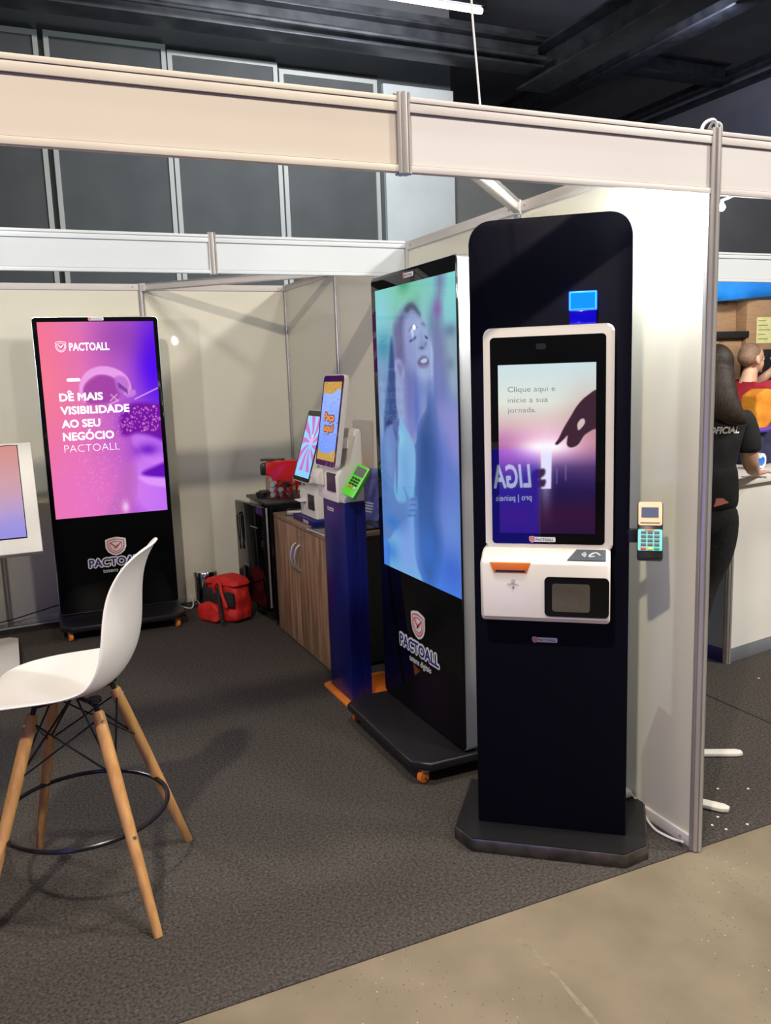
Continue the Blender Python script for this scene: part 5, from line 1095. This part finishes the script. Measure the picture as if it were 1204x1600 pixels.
# lettering laid on the back of the shirt
from mathutils.bvhtree import BVHTree
tx = ftext('shirt_lettering', 'DOFICIAL', -.065, .105, 1.225, 0.030, 0, M['text_white'], Wm, fat=.0016, shear=.25)
bm_ = bmesh.new(); bm_.from_mesh(shirt.data); bv = BVHTree.FromBMesh(bm_)
for v in tx.data.vertices:
    hit = bv.ray_cast(Vector((v.co.x, -1, v.co.z)), Vector((0, 1, 0)))
    if hit[0]: v.co.y = hit[0].y-0.002+v.co.y
bm_.free()
Mn = thing('person', 'man with cropped hair in a crimson t-shirt raising his hand, beyond the counter', 'person', (3.02, 2.70, 0), R(-90))
mb_ = dict(pel=(0, 0, .90, .13, .10), waist=(0, 0, 1.05, .135, .11), chest=(0, .03, 1.25, .15, .115), neckb=(0, .06, 1.40, .07), neck=(0, .075, 1.455, .058), jaw=(0, .085, 1.52, .05, .055),
    shR=(.16, .06, 1.35, .05), elR=(.22, .30, 1.35, .043), wrR=(.10, .30, 1.50, .030), haR=(.06, .295, 1.545, .032, .022),
    shL=(-.16, .06, 1.35, .05), elL=(-.20, .33, 1.36, .043), wrL=(-.10, .42, 1.48, .030), haL=(-.07, .42, 1.53, .032, .022),
    hR=(.09, 0, .84, .09), kR=(.10, .02, .47, .06), aR=(.10, -.02, .09, .04), tR=(.10, .13, .035, .038),
    hL=(-.09, 0, .84, .09), kL=(-.10, .02, .47, .06), aL=(-.10, -.02, .09, .04), tL=(-.10, .13, .035, .038))
me_ = chain('pel', 'waist', 'chest', 'neckb', 'neck', 'jaw')+chain('chest', 'shR', 'elR', 'wrR', 'haR')+chain('chest', 'shL', 'elL', 'wrL', 'haL')+chain('pel', 'hR', 'kR', 'aR', 'tR')+chain('pel', 'hL', 'kL', 'aL', 'tL')
fingers(mb_, me_, 'haR', 1, (-.35, .1, .9), (.3, .95, 0), (-.5, 0, 0), L=.06, r_=.009); fingers(mb_, me_, 'haL', -1, (.3, -.2, .9), (.3, .95, 0), (.5, 0, 0), L=.06, r_=.009)
b0 = skin_mesh('body', mb_, me_, M['skin'], None, 'pel')
blob_mesh('body', head_ells(0, .085, 1.595), M['skin'], Mn, b0, 0.0055, smooth=2); eyes(0, .085, 1.595, Mn)
blob_mesh('hair', [(0, .070, 1.612, .0745, .085, .076), (0, .045, 1.585, .0725, .065, .070)], M['hair_short'], Mn, None, 0.006)
ms = dict(hem=(0, 0, .92, .155, .125), waist=(0, 0, 1.05, .155, .13), mid=(0, .005, 1.16, .168, .145), chest=(0, .022, 1.27, .185, .152), nb=(0, .055, 1.39, .085, .075), shR=(.18, .06, 1.36, .094), slR=(.21, .20, 1.352, .078), slR2=(.212, .215, 1.351, .080), shL=(-.18, .06, 1.36, .094), slL=(-.20, .20, 1.352, .078), slL2=(-.20, .215, 1.351, .080))
skin_mesh('t_shirt', ms, chain('hem', 'waist', 'mid', 'chest', 'nb')+chain('chest', 'shR', 'slR', 'slR2')+chain('chest', 'shL', 'slL', 'slL2'), M['shirt_red'], Mn, 'waist')
skin_mesh('trousers', dict(pel=(0, -.01, .91, .14, .12), hip=(0, -.01, .83, .12, .11), hR=(.09, 0, .76, .10), kR=(.10, .02, .46, .07), aR=(.10, -.02, .11, .055), hL=(-.09, 0, .76, .10), kL=(-.10, .02, .46, .07), aL=(-.10, -.02, .11, .055)), chain('pel', 'hip')+chain('hip', 'hR', 'kR', 'aR')+chain('hip', 'hL', 'kL', 'aL'), M['denim'], Mn, 'hip')
for sx in (-.10, .10): skin_mesh('shoe', dict(a=(sx, -.045, .045, .045, .04), b=(sx, .04, .045, .048, .04), c=(sx, .13, .035, .045, .03)), chain('a', 'b', 'c'), M['black_plastic'], Mn, 'b')

# ---- the lit sign of the stand opposite (seen mirrored in the kiosk screen)
nv = Vector((-0.572+0.24, 0.405-0.19, 0))-Vector((-3.6, -2.25, 0))
SG = thing('lit_sign_counter', 'blue lit LIGA counter of the stand opposite, mirrored in the tall kiosk screen', 'sign', (-3.20, -2.66, 0), math.atan2(0.40, -0.36)+pi+pi)
SG.rotation_euler = (0, 0, math.atan2(nv.y, nv.x)+pi/2)
blue_sign = mat('blue_sign_face', (0.01, 0.01, 0.3), 0.4, emit=(0.03, 0.02, 0.9), estr=6)
white_sign = mat('white_sign_letters', (0, 0, 0), 0.4, emit=(0.65, 0.80, 1.0), estr=14)
MB().box(-0.02, 1.1, 0.0, 0.35, 0.0, 0.98, 0.004).build('counter_body', M['booth_white'], SG)
MB().box(0.0, 1.08, -0.012, -0.001, 0.10, 0.95).build('sign_face', blue_sign, SG)
ftext('sign_lettering', 'LIGA', 0.055, 0.345, 0.655, 0.17, -0.0135, white_sign, SG, fat=.006, shear=.15)
ftext('sign_lettering', 'pro | paineis', 0.055, 0.33, 0.55, 0.045, -0.0135, white_sign, SG)
